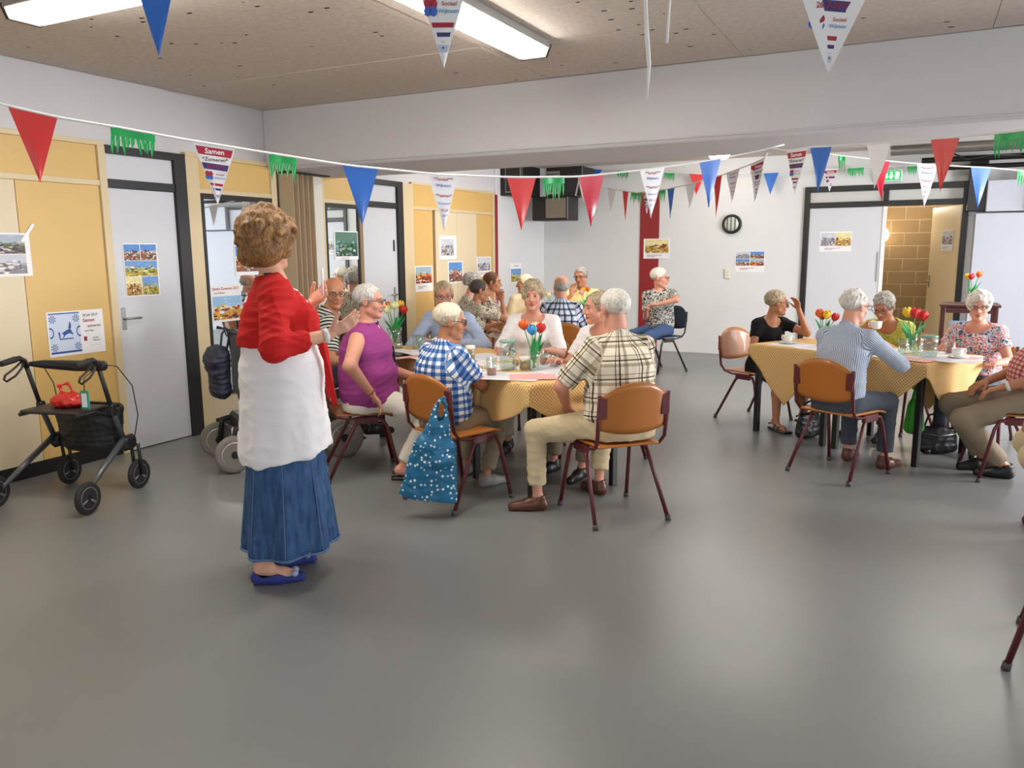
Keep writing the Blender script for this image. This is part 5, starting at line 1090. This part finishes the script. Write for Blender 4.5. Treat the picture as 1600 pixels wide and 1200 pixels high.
MB().box((.19, -.36, .27), (.09, .07, .07), bev=.01).build('lamp_cover', c_white, wc); MB().box((0, .52, .10), (.34, .2, .02), bev=.005).build('footplate', m_wcf, wc)
person('bald man with glasses in a black and white striped shirt in the power wheelchair', -4.12, 4.70, 62, ht=155, s=1.05, seat=.50, lean=12, slouch=16, girth=1.15, belly=.6, hair='bald', hcol='grey', glasses=True, skin='tan', top=c_bw, sleeve=.5, legs=c_greyt, shoe=s_dark, rh=(.2, .33, .74), lh=(-.2, .33, .74), rf=(.1, .44, .20), lf=(-.1, .44, .20), hpitch=6, seed=11)
# ------------------------------------------------------------------ far table
for lb, x, y, t in (('wooden chair of the grey woman with her hand at her chin', -4.02, 7.2, 62), ('wooden chair of the brown haired woman at the far table', -4.46, 8.2, 92), ('wooden chair of the curly woman by the cream panel', -4.78, 7.85, 75), ('brown wooden chair of the bald man at the far table', -3.24, 7.62, 6), ('wooden chair of the man in sand at the far table', -4.60, 9.15, 140), ('wooden chair of the man in pale yellow', -3.70, 9.35, 200)): chair(lb, x, y, t)
person('person with dark grey hair and a patterned shirt holding a hand to the chin', -4.06, 7.16, 62, ht=78, s=.92, lean=2, slouch=10, girth=1.1, hair='short', hcol='dark', skin='tan', top=c_flw, sleeve=.5, legs=c_beige, shoe=s_dark, rh=(.10, .28, 1.02), rhd=(-.1, -.1, 1), rpole=(.8, .2, -.8), lh=(-.1, .33, .78), near=False, seed=12)
person('brown haired woman in a leopard print blouse at the far table', -4.46, 8.22, 100, ht=96, s=.97, lean=2, slouch=6, girth=1.08, bust=.6, hair='short', hcol='brown', skin='tan', top=c_leo, sleeve=.5, neckline=.3, legs=c_offw, shoe=s_dark, rh=(.1, .3, .74), lh=(-.12, .32, .74), near=False, seed=13)
person('curly grey haired woman in a dark floral top beside the cream panel', -4.64, 8.02, 80, ht=60, s=.97, lean=4, slouch=8, girth=1.1, bust=.5, hair='curly', hcol='grey', skin='pink', top=c_flw, sleeve=.5, neckline=.2, legs=c_khaki, shoe=s_dark, near=False, seed=14)
person('bald man in a navy and white checked shirt seen from behind', -3.26, 7.58, 8, ht=-18, s=.98, seat=.44, lean=0, slouch=8, girth=1.15, hair='bald', hcol='grey', skin='pink', top=c_grid, sleeve=.6, legs=c_khaki, shoe=s_dark, rh=(.16, .36, .78), lh=(-.16, .36, .78), near=False, seed=15, neck=1.1)
person('fair haired man in a sand coloured shirt bending at the far table', -4.58, 9.18, 130, ht=-90, s=.95, lean=14, slouch=10, girth=1.1, hair='short', hcol='blond', skin='tan', top=c_sand, sleeve=.55, legs=c_khaki, shoe=s_dark, near=False, seed=16)
person('man with glasses in a pale yellow shirt resting his cheek on his hand', -3.72, 9.3, 192, ht=205, s=1.04, lean=4, slouch=8, girth=1.1, hair='short', hcol='grey', glasses=True, skin='tan', top=c_yellow, sleeve=.5, legs=c_khaki, shoe=s_dark, rh=(.11, .20, 1.0), rhd=(-.1, -.1, 1), rpole=(.9, .3, -.8), lh=(-.1, .34, .78), near=False, seed=17, hpitch=10)
chair('dark blue shell chair of the woman in the black and white print', -2.90, 9.95, 238, 'navy')
person('short white haired woman in a black and white print top, elbow on her chair back', -2.93, 9.93, 228, ht=112, twist=42, s=.98, lean=0, slouch=6, girth=1.12, bust=.6, hair='short', hcol='white', glasses=True, skin='pink', top=c_bwp, sleeve=.5, legs=mat('jeans', H_('3a5078'), .85), shoe=s_dark, rh=(-.02, .26, .80), lh=(-.12, .17, .87), lhd=(.8, .5, 0), lpole=(-1, -.7, .35), near=False, seed=18, hs=1.1)
# ------------------------------------------------------------------ right table
chair('wooden chair of the woman in black, seen from its side', -1.26, 7.42, 146)
person('woman in a black top and skirt raising her hand to her glasses', -1.16, 7.42, 156, ht=92, s=.87, seat=.43, lean=3, slouch=10, girth=1.05, bust=.5, hair='short', hcol='mixed', glasses=True, skin='tan', top=c_black, sleeve=.3, neckline=.55, skirt=c_black, shoe=s_dark, sandal=True, lh=(-.16, .19, 1.01), lhd=(.2, -.2, 1), lpole=(-.4, .4, -1), rh=(.2, .28, .64), rf=(.20, .36, .085), lf=(.02, .50, .16), near=True, seed=19)
chair('wooden chair in front of the right table under the man in pinstripes', -.40, 5.85, 55)
person('grey haired man in a blue pinstripe shirt seated with his back to the camera', -.41, 5.84, 52, ht=70, s=.97, seat=.44, lean=2, slouch=12, girth=1.12, hair='cropped', hcol='white', glasses=True, skin='pink', top=c_stripe, sleeve=1.85, legs=c_greyt, shoe=s_brown, rh=(.2, .38, .77), lh=(-.14, .36, .77), rpole=(1, -.2, -.6), rf=(.16, .34, .085), lf=(-.12, .36, .085), seed=20, wr=.005, hpitch=8, neck=1.1)
chair('wooden chair of the woman drinking from a white cup', -.12, 7.52, 236)
person('grey ponytailed woman in a lime top drinking from a white cup', -.12, 7.42, 232, ht=225, s=.93, lean=16, slouch=20, girth=1.15, bust=.7, hair='ponytail', hcol='grey', glasses=True, skin='tan', top=c_lime, sleeve=.35, neckline=.5, legs=c_khaki, shoe=s_dark, rh=(.09, .42, .90), rhd=(-.75, .1, .35), rpn=(0, .9, .2), rcurl=.8, rpole=(.9, .1, -.7), lh=(-.12, .42, .79), hpitch=24, seed=21)
chair('wooden chair of the white haired woman in florals', .48, 7.26, 222)
person('white haired woman in a pink and blue floral top at the right table', .45, 7.16, 222, ht=212, s=.88, seat=.44, lean=2, slouch=6, girth=1.25, bust=.8, hair='curly', hcol='white', glasses=True, skin='pink', top=c_flo, sleeve=.35, neckline=.45, legs=c_greyt, shoe=s_dark, rh=(.2, .3, .72), lh=(-.2, .3, .70), seed=22, hs=.97)
chair('wooden chair at the right edge under the man in pink checks', .64, 6.26, -75)
person('man in a pink checked shirt and taupe trousers cut off by the right edge', .69, 6.25, -75, ht=-60, s=1.08, lean=-19, slouch=0, hfwd=-8, girth=1.2, belly=.6, hair='short', hcol='grey', skin='tan', top=c_pink, sleeve=.5, legs=c_taupe, shoe=s_black, rh=(.12, .18, .64), lh=(-.14, .16, .64), lf=(-.06, .09, .085), rf=(.14, .16, .085), lfd=(.3, 1, 0), rfd=(-.2, 1, 0), seed=23, watch=-1)
chair('wooden chair beyond the right edge of the picture', 1.05, 5.02, -60)
person('person in beige trousers, only a knee visible at the right edge', 1.0, 5.02, -62, s=1.05, lean=4, slouch=6, girth=1.15, hair='short', hcol='grey', skin='tan', top=c_lblue, sleeve=.5, legs=c_beige, shoe=s_brown, lf=(-.12, .17, .085), rf=(.12, .2, .085), seed=24)
chair('wooden chair whose legs reach in at the lower right edge', .67, 3.45, -52)
# ------------------------------------------------------------------ small things
# rollator
ro = tag(empty('rollator', (-4.74, 3.13, 0), math.radians(14.3)), 'black and grey four wheeled rollator parked by the yellow panel', 'walker')
m_rf = mat('rollator_black', H_('1d1c1e'), .45); m_rg = mat('rollator_grey', H_('5f6468'), .35, .4); m_rw = mat('rollator_rim', H_('8f9299'), .4, .3); m_rt = mat('rollator_tyre', H_('2a2829'), .8)
for q in (-1, 1):
    wheel(ro, (q*.33, -.27, .10), .10, .036, (1, 0, 0), m_rt, m_rw, 3); wheel(ro, (q*.27, .27, .10), .10, .036, (1, 0, 0), m_rt, m_rw, 3)
    lg = MB().tube([(q*.305, -.25, .12), (q*.285, -.06, .235), (q*.265, .16, .36)], [.014, .019, .021], 10).build('rear_leg', m_rg, ro)
    MB().box((q*.308, -.262, .12), (.03, .05, .05), bev=.01).build('axle_block', m_rf, lg)
    MB().box((q*.265, .20, .33), (.06, .13, .10), bev=.025).build('hinge_housing', m_rf, ro)
    for e in (-1, 1): MB().tube([(q*.27+e*.027, .25, .31), (q*.27+e*.027, .27, .10)], .011, 8).build('fork', m_rf, ro)
    MB().tube([(q*.265, .17, .34), (q*.265, .085, .55), (q*.265, .07, .60)], .017, 10).build('lower_post', m_rg, ro)
    MB().tube([(q*.265, .085, .55), (q*.265, .0, .84)], .014, 10).build('upper_post', m_rf, ro); MB().box((q*.265, .08, .57), (.045, .05, .08), bev=.01).build('post_clamp', m_rf, ro)
    hd_ = MB().tube([(q*.265, .0, .84), (q*.265, -.015, .885), (q*.265, -.05, .905), (q*.265, -.11, .90)], .017, 10).build('handle', m_rf, ro)
    MB().tube([(q*.265, -.08, .902), (q*.265, -.19, .888)], [.02, .018], 10).build('grip', mat('grip_rubber', H_('2b292a'), .7), hd_)
    MB().tube([(q*.265, -.02, .88), (q*.266, -.04, .84), (q*.267, -.09, .80), (q*.268, -.16, .775), (q*.268, -.178, .79), (q*.268, -.165, .815), (q*.266, -.10, .845), (q*.265, -.03, .885)], .007, 8).build('brake_lever', m_rf, hd_)
    MB().tube([(q*.265, .02, .87), (q*.28, .14, .84), (q*.30, .24, .70), (q*.30, .27, .5), (q*.285, .24, .36)], .0035, 6).build('brake_cable', m_rf, ro)
    MB().tube([(q*.265, .10, .52), (q*.2, .0, .57), (q*.2, -.16, .57)], .012, 8).build('seat_rail', m_rf, ro)
    MB().tube([(q*.265, .16, .36), (-q*.12, .10, .50)], .009, 8).build('cross_strut', m_rf, ro)
MB().box((0, -.02, .585), (.42, .27, .022), bev=.008).build('seat', mat('seat_board', H_('332c2a'), .5), ro)
MB().tube([(-.265, .02, .86), (-.22, .09, .85), (0, .12, .84), (.22, .09, .85), (.265, .02, .86)], [.014, .028, .036, .034, .018], 10).build('back_strap', m_rf, ro)
v, q = sdf_mesh([tc((0, .19, .33), (0, .19, .56), (.225, .10), (.245, .13), (1, 0, 0), .02), sub(tc((0, .19, .42), (0, .19, .66), (.21, .085), (.23, .116), (1, 0, 0), .01)), cut((0, .19, .575), (0, 0, 1), .4), cut((0, .19, .275), (0, 0, -1), .3)], .009); link('basket', np_mesh('basket', wrinkle(v, q, .004, 3), q, [m_rf]), None, ro)
tg = MB().box((.23, -.10, .665), (.06, .012, .115), bev=.004).build('tag', mat('tag_green', H_('2f9a82'), .5), ro); MB().box((.23, -.107, .665), (.035, .003, .085)).build('tag_print', m_paper, tg)
MB().tube([(.26, -.05, .84), (.235, -.10, .80), (.23, -.10, .72)], .003, 5).build('tag_cord', m_rf, ro)
M_ = Matrix.Translation((-4.74, 3.13, 0)) @ Matrix.Rotation(math.radians(14.3), 4, 'Z')
def rolled(p): return tuple(M_ @ Vector(p))
v, q = sdf_mesh([el((0, 0, .04), (.12, .085, .05)), rc((-.04, 0, .07), (-.07, .01, .13), .014, .009), rc((-.07, .01, .13), (.0, .01, .15), .009, .009), rc((.0, .01, .15), (.05, 0, .07), .009, .014), rc((.06, 0, .05), (.11, .02, .10), .02, .008), cut((0, 0, .003), (0, 0, -1), .3)], .006)
tag(link('shopping_bag', np_mesh('shopping_bag', wrinkle(v, q, .006, 8, 1.4), q, [mat('red_plastic', H_('cf2a22'), .35)]), None, None, rolled((.02, .0, .597)), .2), 'red plastic bag lying on the seat of the rollator', 'bag')
# navy bag hung behind the wheelchair
v, q = sdf_mesh([tc((0, 0, -.13), (0, 0, .12), (.15, .07), (.16, .08), (1, 0, 0), .03), el((0, -.05, .08), (.155, .05, .07), None, .02), rc((-.13, -.06, .02), (.13, -.06, .0), .02, .02)], .009)
bo = tag(link('backpack', np_mesh('backpack', wrinkle(v, q, .008, 5), q, [mat('navy_nylon', H_('23283a'), .6)]), None, None, (-4.46, 4.12, .70), wcz), 'navy fabric bag hung on the back of the wheelchair', 'bag')
for e in (-1, 1): MB().tube([(e*.09, .03, .10), (e*.12, .06, .26), (e*.15, .10, .30)], .008, 6).build('strap', mat('navy_nylon'), bo)
# polka dot bag on the chair back
def dots():
    m = mat('teal_polka', H_('1f6f96'), .45); nt = m.node_tree; b = nt.nodes['Principled BSDF']; t = nt.nodes.new('ShaderNodeTexCoord'); vo = nt.nodes.new('ShaderNodeTexVoronoi'); vo.inputs['Scale'].default_value = 34; vo.inputs['Randomness'].default_value = .7
    nt.links.new(t.outputs['Object'], vo.inputs['Vector']); l = nt.nodes.new('ShaderNodeMath'); l.operation = 'LESS_THAN'; l.inputs[1].default_value = .27; nt.links.new(vo.outputs['Distance'], l.inputs[0])
    mx = nt.nodes.new('ShaderNodeMix'); mx.data_type = 'RGBA'; mx.inputs[6].default_value = (*H_('1d6c96'), 1); mx.inputs[7].default_value = (*H_('dcecf0'), 1); nt.links.new(l.outputs[0], mx.inputs[0]); nt.links.new(mx.outputs[2], b.inputs['Base Color']); return m
v, q = sdf_mesh([tc((-.045, 0, -.24), (.0, 0, .06), (.175, .05), (.125, .05), (1, 0, 0), .03), tc((.0, 0, .05), (.02, 0, .20), (.12, .045), (.05, .022), (1, 0, 0), .03), rc((-.02, .0, .16), (.035, .012, .34), .03, .012, .03), rc((.06, .0, .16), (.06, .012, .34), .03, .012, .03), el((.05, -.045, -.02), (.07, .03, .045), None, .02), sub(rc((.03, 0, .12), (.045, 0, .29), .006, .022, .01)), cut((-.05, 0, -.262), (-.12, 0, -1), .4)], .008)
n_ = vnormals(v, q); v = v+n_*(.006*np.sin(v[:, 0]*70+v[:, 2]*6)*np.clip((v[:, 2]+.3)*3, 0, 1))[:, None]
tag(link('shopping_bag', np_mesh('shopping_bag', wrinkle(v, q, .005, 4), q, [dots()]), None, None, (-2.43, 3.80, .375), YAW), 'teal fabric bag with white polka dots hanging from a chair back', 'bag')
# bags under the right table
v, q = sdf_mesh([tc((0, 0, -.11), (0, 0, .04), (.068, .05), (.05, .04), (1, 0, 0), .03), rc((0, 0, .06), (.0, 0, .19), .03, .01, .03)], .008); n_ = vnormals(v, q); v = v+n_*(.006*np.sin(np.arctan2(v[:, 0], v[:, 1])*9))[:, None]
tag(link('plastic_bag', np_mesh('plastic_bag', v, q, [mat('green_plastic', H_('3fae28'), .35)]), None, None, (.05, 6.42, .36), 0), 'bright green plastic bag hanging under the right table', 'bag')
def handbag(label, loc, rz):
    v, q = sdf_mesh([tc((0, 0, .05), (0, 0, .18), (.15, .06), (.13, .04), (1, 0, 0), .03), cut((0, 0, .004), (0, 0, -1), .4)], .009); o = tag(link('handbag', np_mesh('handbag', wrinkle(v, q, .005, 2), q, [s_black]), None, None, loc, rz), label, 'bag')
    MB().tube([(-.1, 0, .2), (-.08, -.02, .3), (0, -.04, .33), (.08, -.02, .3), (.1, 0, .2)], .008, 8).build('handle', s_black, o); MB().tube([(-.12, -.055, .17), (0, -.066, .15), (.12, -.055, .17)], .003, 5).build('zip', m_steel, o)
handbag('black handbag on the floor between the right table legs and the taupe trousers', (.22, 6.72, 0), .3); handbag('black bag on the floor behind the man in pinstripes', (-.72, 6.85, 0), 1.)
# tulips
m_glass = glass_mat('clear_glass'); m_leaf = mat('tulip_green', H_('1f9a4e'), .5)
TC = {'red': mat('tulip_red', H_('cc2a26'), .5), 'yellow': mat('tulip_yellow', H_('edc92f'), .5), 'orange': mat('tulip_orange', H_('ec6a24'), .5), 'pale': mat('tulip_pale', H_('e6e8b0'), .5), 'blue': mat('tulip_blue', H_('3aa0d8'), .5), 'pink': mat('tulip_pink', H_('e8a0a0'), .5)}
def tulips(label, loc, cols, h=.27, vr=.032, vh=.15, seed=1, sc=1., nleaf=4):
    R = random.Random(seed); r = tag(empty('tulip_vase', loc), label, 'flowers')
    MB().lathe([(vr*.8, 0), (vr, .01), (vr*.95, vh*.6), (vr*1.1, vh), (vr*1.03, vh), (vr*.88, vh*.6), (vr*.9, .014), (0, .012)], 20).build('vase', m_glass, r)
    for i, c in enumerate(cols):
        a = 2*math.pi*i/len(cols)+R.uniform(-.3, .3)+.4; d = .055*sc*(.6+.5*R.random()); top = V3(math.cos(a)*d, math.sin(a)*d, h+R.uniform(-.03, .03)); b = V3(-math.cos(a)*.01, -math.sin(a)*.01, .02)
        st = MB().tube([b, b*.4+top*.5+V3(0, 0, .02), top], .0035, 6).build('stem', m_leaf, r); fl_ = MB(); az = unit(top-b+V3(0, 0, .1)); e1 = unit(np.cross(az, V3(0, 1, .1))); e2 = np.cross(az, e1)
        for k in range(6):
            u = k*math.pi/3; o = e1*math.cos(u)+e2*math.sin(u); tn = np.cross(az, o); w_ = .017*sc; fl_.grid(lambda p, s_: top+az*(.058*sc*s_)+o*((.006+.02*math.sin(s_*2.5))*sc*(1 if k % 2 else .92))+tn*((p-.5)*2*w_*math.sin(.35+s_*2.6)), 4, 6)
        fl_.build('blossom', TC[c], st, sol=.0012)
    for i in range(nleaf):
        a = R.uniform(0, 6.28); o = V3(math.cos(a), math.sin(a), 0); tn = V3(-math.sin(a), math.cos(a), 0); L = h*R.uniform(.6, .9)
        MB().grid(lambda p, s_: V3(0, 0, vh*.35)+V3(0, 0, 1)*L*s_*.85+o*(.01+.07*s_*s_)*sc+tn*((p-.5)*.036*sc*math.sin(.25+s_*2.8)), 4, 8).build('leaf', m_leaf, r, sol=.0015)
TZ = .758
tulips('red, yellow and orange tulips in a glass at the near corner of the left table', (-2.235, 4.74, TZ), ['red', 'pale', 'orange', 'blue'], .26, .034, .15, 4, 1.15)
tulips('red and yellow tulips with dense green leaves at the left end of the left table', (-3.90, 5.52, TZ), ['red', 'yellow', 'orange', 'pale', 'pale'], .30, .06, .16, 2, 1.2, 8)
tulips('blue and pink tulips on the far table beside the bald man', (-3.72, 8.35, TZ), ['blue', 'pink', 'pale'], .27, .035, .15, 6)
tulips('orange and yellow tulips on the far table beside the man in yellow', (-3.55, 8.95, TZ), ['orange', 'yellow', 'pink'], .29, .035, .15, 7)
tulips('red tulips in a glass behind the man in pinstripes', (-.66, 7.05, TZ), ['red', 'red', 'orange', 'yellow'], .22, .035, .13, 8, 1.2)
tulips('red and yellow tulips between the lime top and the floral top', (.00, 6.72, TZ), ['red', 'yellow', 'red'], .27, .035, .15, 9, 1.35, 5)
# display case with a vase of tulips by the open door
dc = tag(empty('display_case', (.46, 8.75, 0)), 'dark wooden open display stand behind the woman in florals', 'stand'); m_dw = mat('dark_wood', H_('4a2320'), .4, noise=.15)
for a in (-.215, .215):
    for b in (-.16, .16): MB().box((a, b, .5), (.035, .035, 1.0), bev=.004).build('post', m_dw, dc)
MB().box((0, 0, 1.01), (.5, .4, .025), bev=.004).build('top', m_dw, dc); MB().box((0, 0, .55), (.43, .32, .02)).build('shelf', m_dw, dc)
for b in (-.16, .16): MB().box((0, b, .965), (.40, .025, .05)).build('rail', m_dw, dc)
tag(MB().box((.0, .05, .705), (.30, .02, .29), bev=.002).build('framed_picture', mat('pale_blue_picture', H_('8fb2d2'), .5, noise=.2, nscale=12), None, (.46, 8.75, 0)), 'pale blue picture standing on the dark display stand', 'picture')
tulips('orange and yellow tulip vase on the dark display stand', (.47, 8.72, 1.023), ['orange', 'yellow', 'red'], .22, .03, .12, 11)
# tableware
m_tea = mat('tea', H_('a8401c'), .1); m_china = mat('white_china', H_('efece6'), .25, coat=.3); m_jam = mat('jar_contents', H_('b58a4a'), .5); m_water = glass_mat('water', (.95, .98, 1))
def tumbler(label, x, y, h=.11, r=.033, fill=.35, z=TZ, liquid=None):
    o = tag(empty('drinking_glass', (x, y, z)), label, 'glass'); MB().lathe([(r*.85, 0), (r, h), (r*.94, h), (r*.8, .008), (0, .008)], 20).build('glass_wall', m_glass, o)
    if fill: MB().lathe([(0, .0085), (r*.79, .0085), (r*.83, h*fill), (0, h*fill)], 20).build('drink', liquid or m_tea, o)
def cup(label, x, y, rz=0., z=TZ, saucer=True):
    o = tag(empty('cup', (x, y, z+(.012 if saucer else 0)), rz), label, 'cup'); MB().lathe([(.024, 0), (.036, .012), (.042, .06), (.039, .06), (.033, .014), (0, .008)], 22).build('bowl', m_china, o)
    MB().tube([(.038, 0, .05), (.06, 0, .052), (.064, 0, .035), (.055, 0, .018), (.035, 0, .016)], .005, 8).build('handle', m_china, o)
    if saucer: tag(MB().lathe([(.03, 0), (.045, .003), (.075, .014), (.073, .016), (.04, .008), (0, .007)], 26).build('saucer', m_china, None, (x, y, z)), 'white saucer under the '+label, 'saucer')
def jar(label, x, y, h=.09, r=.032, z=TZ):
    o = tag(empty('jar', (x, y, z)), label, 'jar'); MB().lathe([(r*.9, 0), (r, .008), (r, h*.8), (r*.8, h*.86), (r*.75, h*.86), (r*.9, h*.78), (r*.9, .01), (0, .01)], 20).build('jar_glass', m_glass, o)
    MB().lathe([(0, .011), (r*.88, .011), (r*.88, h*.6), (0, h*.6)], 20).build('contents', m_jam, o); MB().lathe([(r*.98, h*.82), (r*1.02, h*.84), (r*1.02, h*1.05), (0, h*1.07)], 20).build('lid', m_china, o)
def jug(label, x, y, h=.2, r=.055, z=TZ, handle=False):
    o = tag(empty('glass_jug', (x, y, z)), label, 'jug'); MB().lathe([(r*.85, 0), (r, .012), (r*1.02, h*.7), (r*.98, h), (r*.93, h), (r*.95, h*.7), (r*.92, .016), (0, .014)], 26).build('jug_wall', m_glass, o)
    MB().lathe([(r*1.0, h-.012), (r*1.03, h-.006), (r*1.0, h+.002)], 26).build('rim', mat('teal_rim', H_('9fd0c4'), .2, trans=.6), o); MB().lathe([(0, .015), (r*.90, .017), (r*.93, h*.62), (0, h*.62)], 26).build('water', m_water, o)
    if handle: MB().tube([(r, 0, h*.85), (r*1.7, 0, h*.8), (r*1.75, 0, h*.5), (r*1.05, 0, h*.25)], .007, 8).build('handle', m_glass, o)
jug('glass water jug with a teal rim on the left table', -2.41, 4.70)
tumbler('tea glass half full on the left table near the blue checked sleeve', -2.40, 4.45, .115, .036, .4)
tumbler('tea glass behind the near tulips on the left table', -2.30, 5.04, .10, .034, .45)
tumbler('empty glass behind the near tulips', -2.20, 4.98, .08, .03, 0)
jar('jar with a white lid in front of the light blue shirt', -2.86, 4.98, .11, .036); jar('jar with a white lid left of the near tulips', -2.30, 4.74, .09, .042)
for i, (x, y) in enumerate(((-3.62, 5.42), (-3.54, 5.36), (-3.47, 5.44))): tumbler(('left', 'middle', 'right')[i]+' one of three empty glasses behind the blue checked shoulder', x, y, .12, .036, 0)
tag(MB().lathe([(.03, 0), (.032, .05), (.029, .05), (.027, .004), (0, .004)], 20).build('metal_cup', m_steel, None, (-3.78, 5.40, TZ)), 'small steel cup at the left end of the left table', 'cup')
tag(MB().lathe([(0, 0), (.016, .003), (.024, .018), (.02, .035), (.008, .044), (0, .045)], 16).build('wooden_ball', mat('wood_knob', H_('a8743c'), .5), None, (-2.45, 4.90, TZ)), 'small wooden knob beside the water jug', 'knob')
def dish(label, x, y, n=3):
    o = tag(empty('biscuit_dish', (x, y, TZ), .3), label, 'dish'); MB().box((0, 0, .006), (.16, .1, .012), bev=.004).build('tray', m_china, o)
    for k in range(n): MB().box((-.045+k*.045, .0, .02), (.038, .07, .014), .1*k, .004).build('biscuit', mat('biscuit', H_('dcb46a'), .8), o)
dish('white dish of biscuits beside the jug on the left table', -2.58, 4.62); dish('white dish of biscuits before the light blue shirt', -2.82, 4.86)
def paper(label, x, y, rz, w=.42, h=.30, col=None, seed=1, z=TZ, pic='grey'):
    R = random.Random(seed); o = tag(MB().box((0, 0, .0006), (w, h, .001)).build('paper_sheet', mat('pink_paper', H_('e8a8a0'), .7) if col == 'pink' else m_paper, None, (x, y, z+seed % 5*.0006), rz), label, 'paper')
    if col != 'pink':
        b = MB(); k = 0
        for i in range(9):
            yy = h*.4-i*h*.09; ln = w*R.uniform(.4, .85); b.poly([(-w*.44, yy, .0014), (-w*.44+ln, yy, .0014), (-w*.44+ln, yy+h*.03, .0014), (-w*.44, yy+h*.03, .0014)], R.choice([H_('b8bcc8'), H_('7f92b8'), H_('d6a0a4'), H_('a8a8ac')]))
        b.build('printed_lines', m_print, o)
pc = [((-2.28, 4.46), .2), ((-2.10, 4.62), .9), ((-2.02, 4.86), 1.1), ((-2.62, 4.78), -.4), ((-2.34, 4.92), .3), ((-2.85, 5.2), -.5), ((-3.15, 5.0), -.5), ((-3.4, 5.3), -.5), ((-3.6, 5.15), -.4), ((-2.75, 4.52), -.5)]
pl_ = ['before the tea glass', 'at the near corner of the left table', 'beside the plaid sleeve', 'beside the water jug', 'under the near tulips', 'before the woman in white', 'behind the blue checked shoulder', 'before the man in light blue', 'beside the purple vest', 'at the blue checked elbow']
for i, ((x, y), a) in enumerate(pc): paper('printed white paper sheet '+pl_[i], x, y, a, seed=i+1)
paper('pink paper placemat at the near corner of the left table', -2.13, 4.50, .5, .30, .22, 'pink', 9); paper('pink paper placemat at the left end of the left table', -3.55, 4.98, -.5, .4, .28, 'pink', 4)
pb = [((-.86, 6.93), -.5, 'before the woman in black'), ((-.62, 6.76), -.45, 'left of the pinstriped shoulder'), ((-.08, 6.45), -.5, 'right of the pinstriped elbow'), ((.24, 6.42), -.3, 'at the near right corner of the right table'), ((-.18, 6.85), -.5, 'before the woman in lime'), ((.24, 6.72), -.6, 'before the woman in florals')]
for i, ((x, y), a, l) in enumerate(pb): paper('printed white paper sheet '+l, x, y, a, .40, .28, seed=20+i)
paper('pink paper placemat on the near edge of the right table', .03, 6.32, -.5, .24, .16, 'pink', 29); paper('pink paper placemat at the right end of the right table', .36, 6.60, -.5, .2, .16, 'pink', 34)
cup('coffee cup before the woman in black', -.94, 7.02, 2.6); cup('coffee cup at the right end of the right table', .30, 6.56, .6)
cup('white cup held to the mouth of the woman in lime', -.262, 6.935, 3.6, .915, False)
tumbler('empty glass left of the tulips on the right table', -.06, 6.62, .12, .036, 0); tumbler('empty glass before the tulips on the right table', .03, 6.60, .11, .034, 0); jug('round glass jug on the right table', .11, 6.52, .16, .06, TZ, True)
tumbler('tea glass before the woman in florals', .26, 6.80, .09, .036, .6)
tag(MB().box((0, 0, .006), (.07, .14, .01), bev=.004).build('phone', mat('phone_black', H_('1a1a1e'), .2), None, (-.16, 6.70, TZ+.003), .5), 'black phone lying on the right table', 'phone')
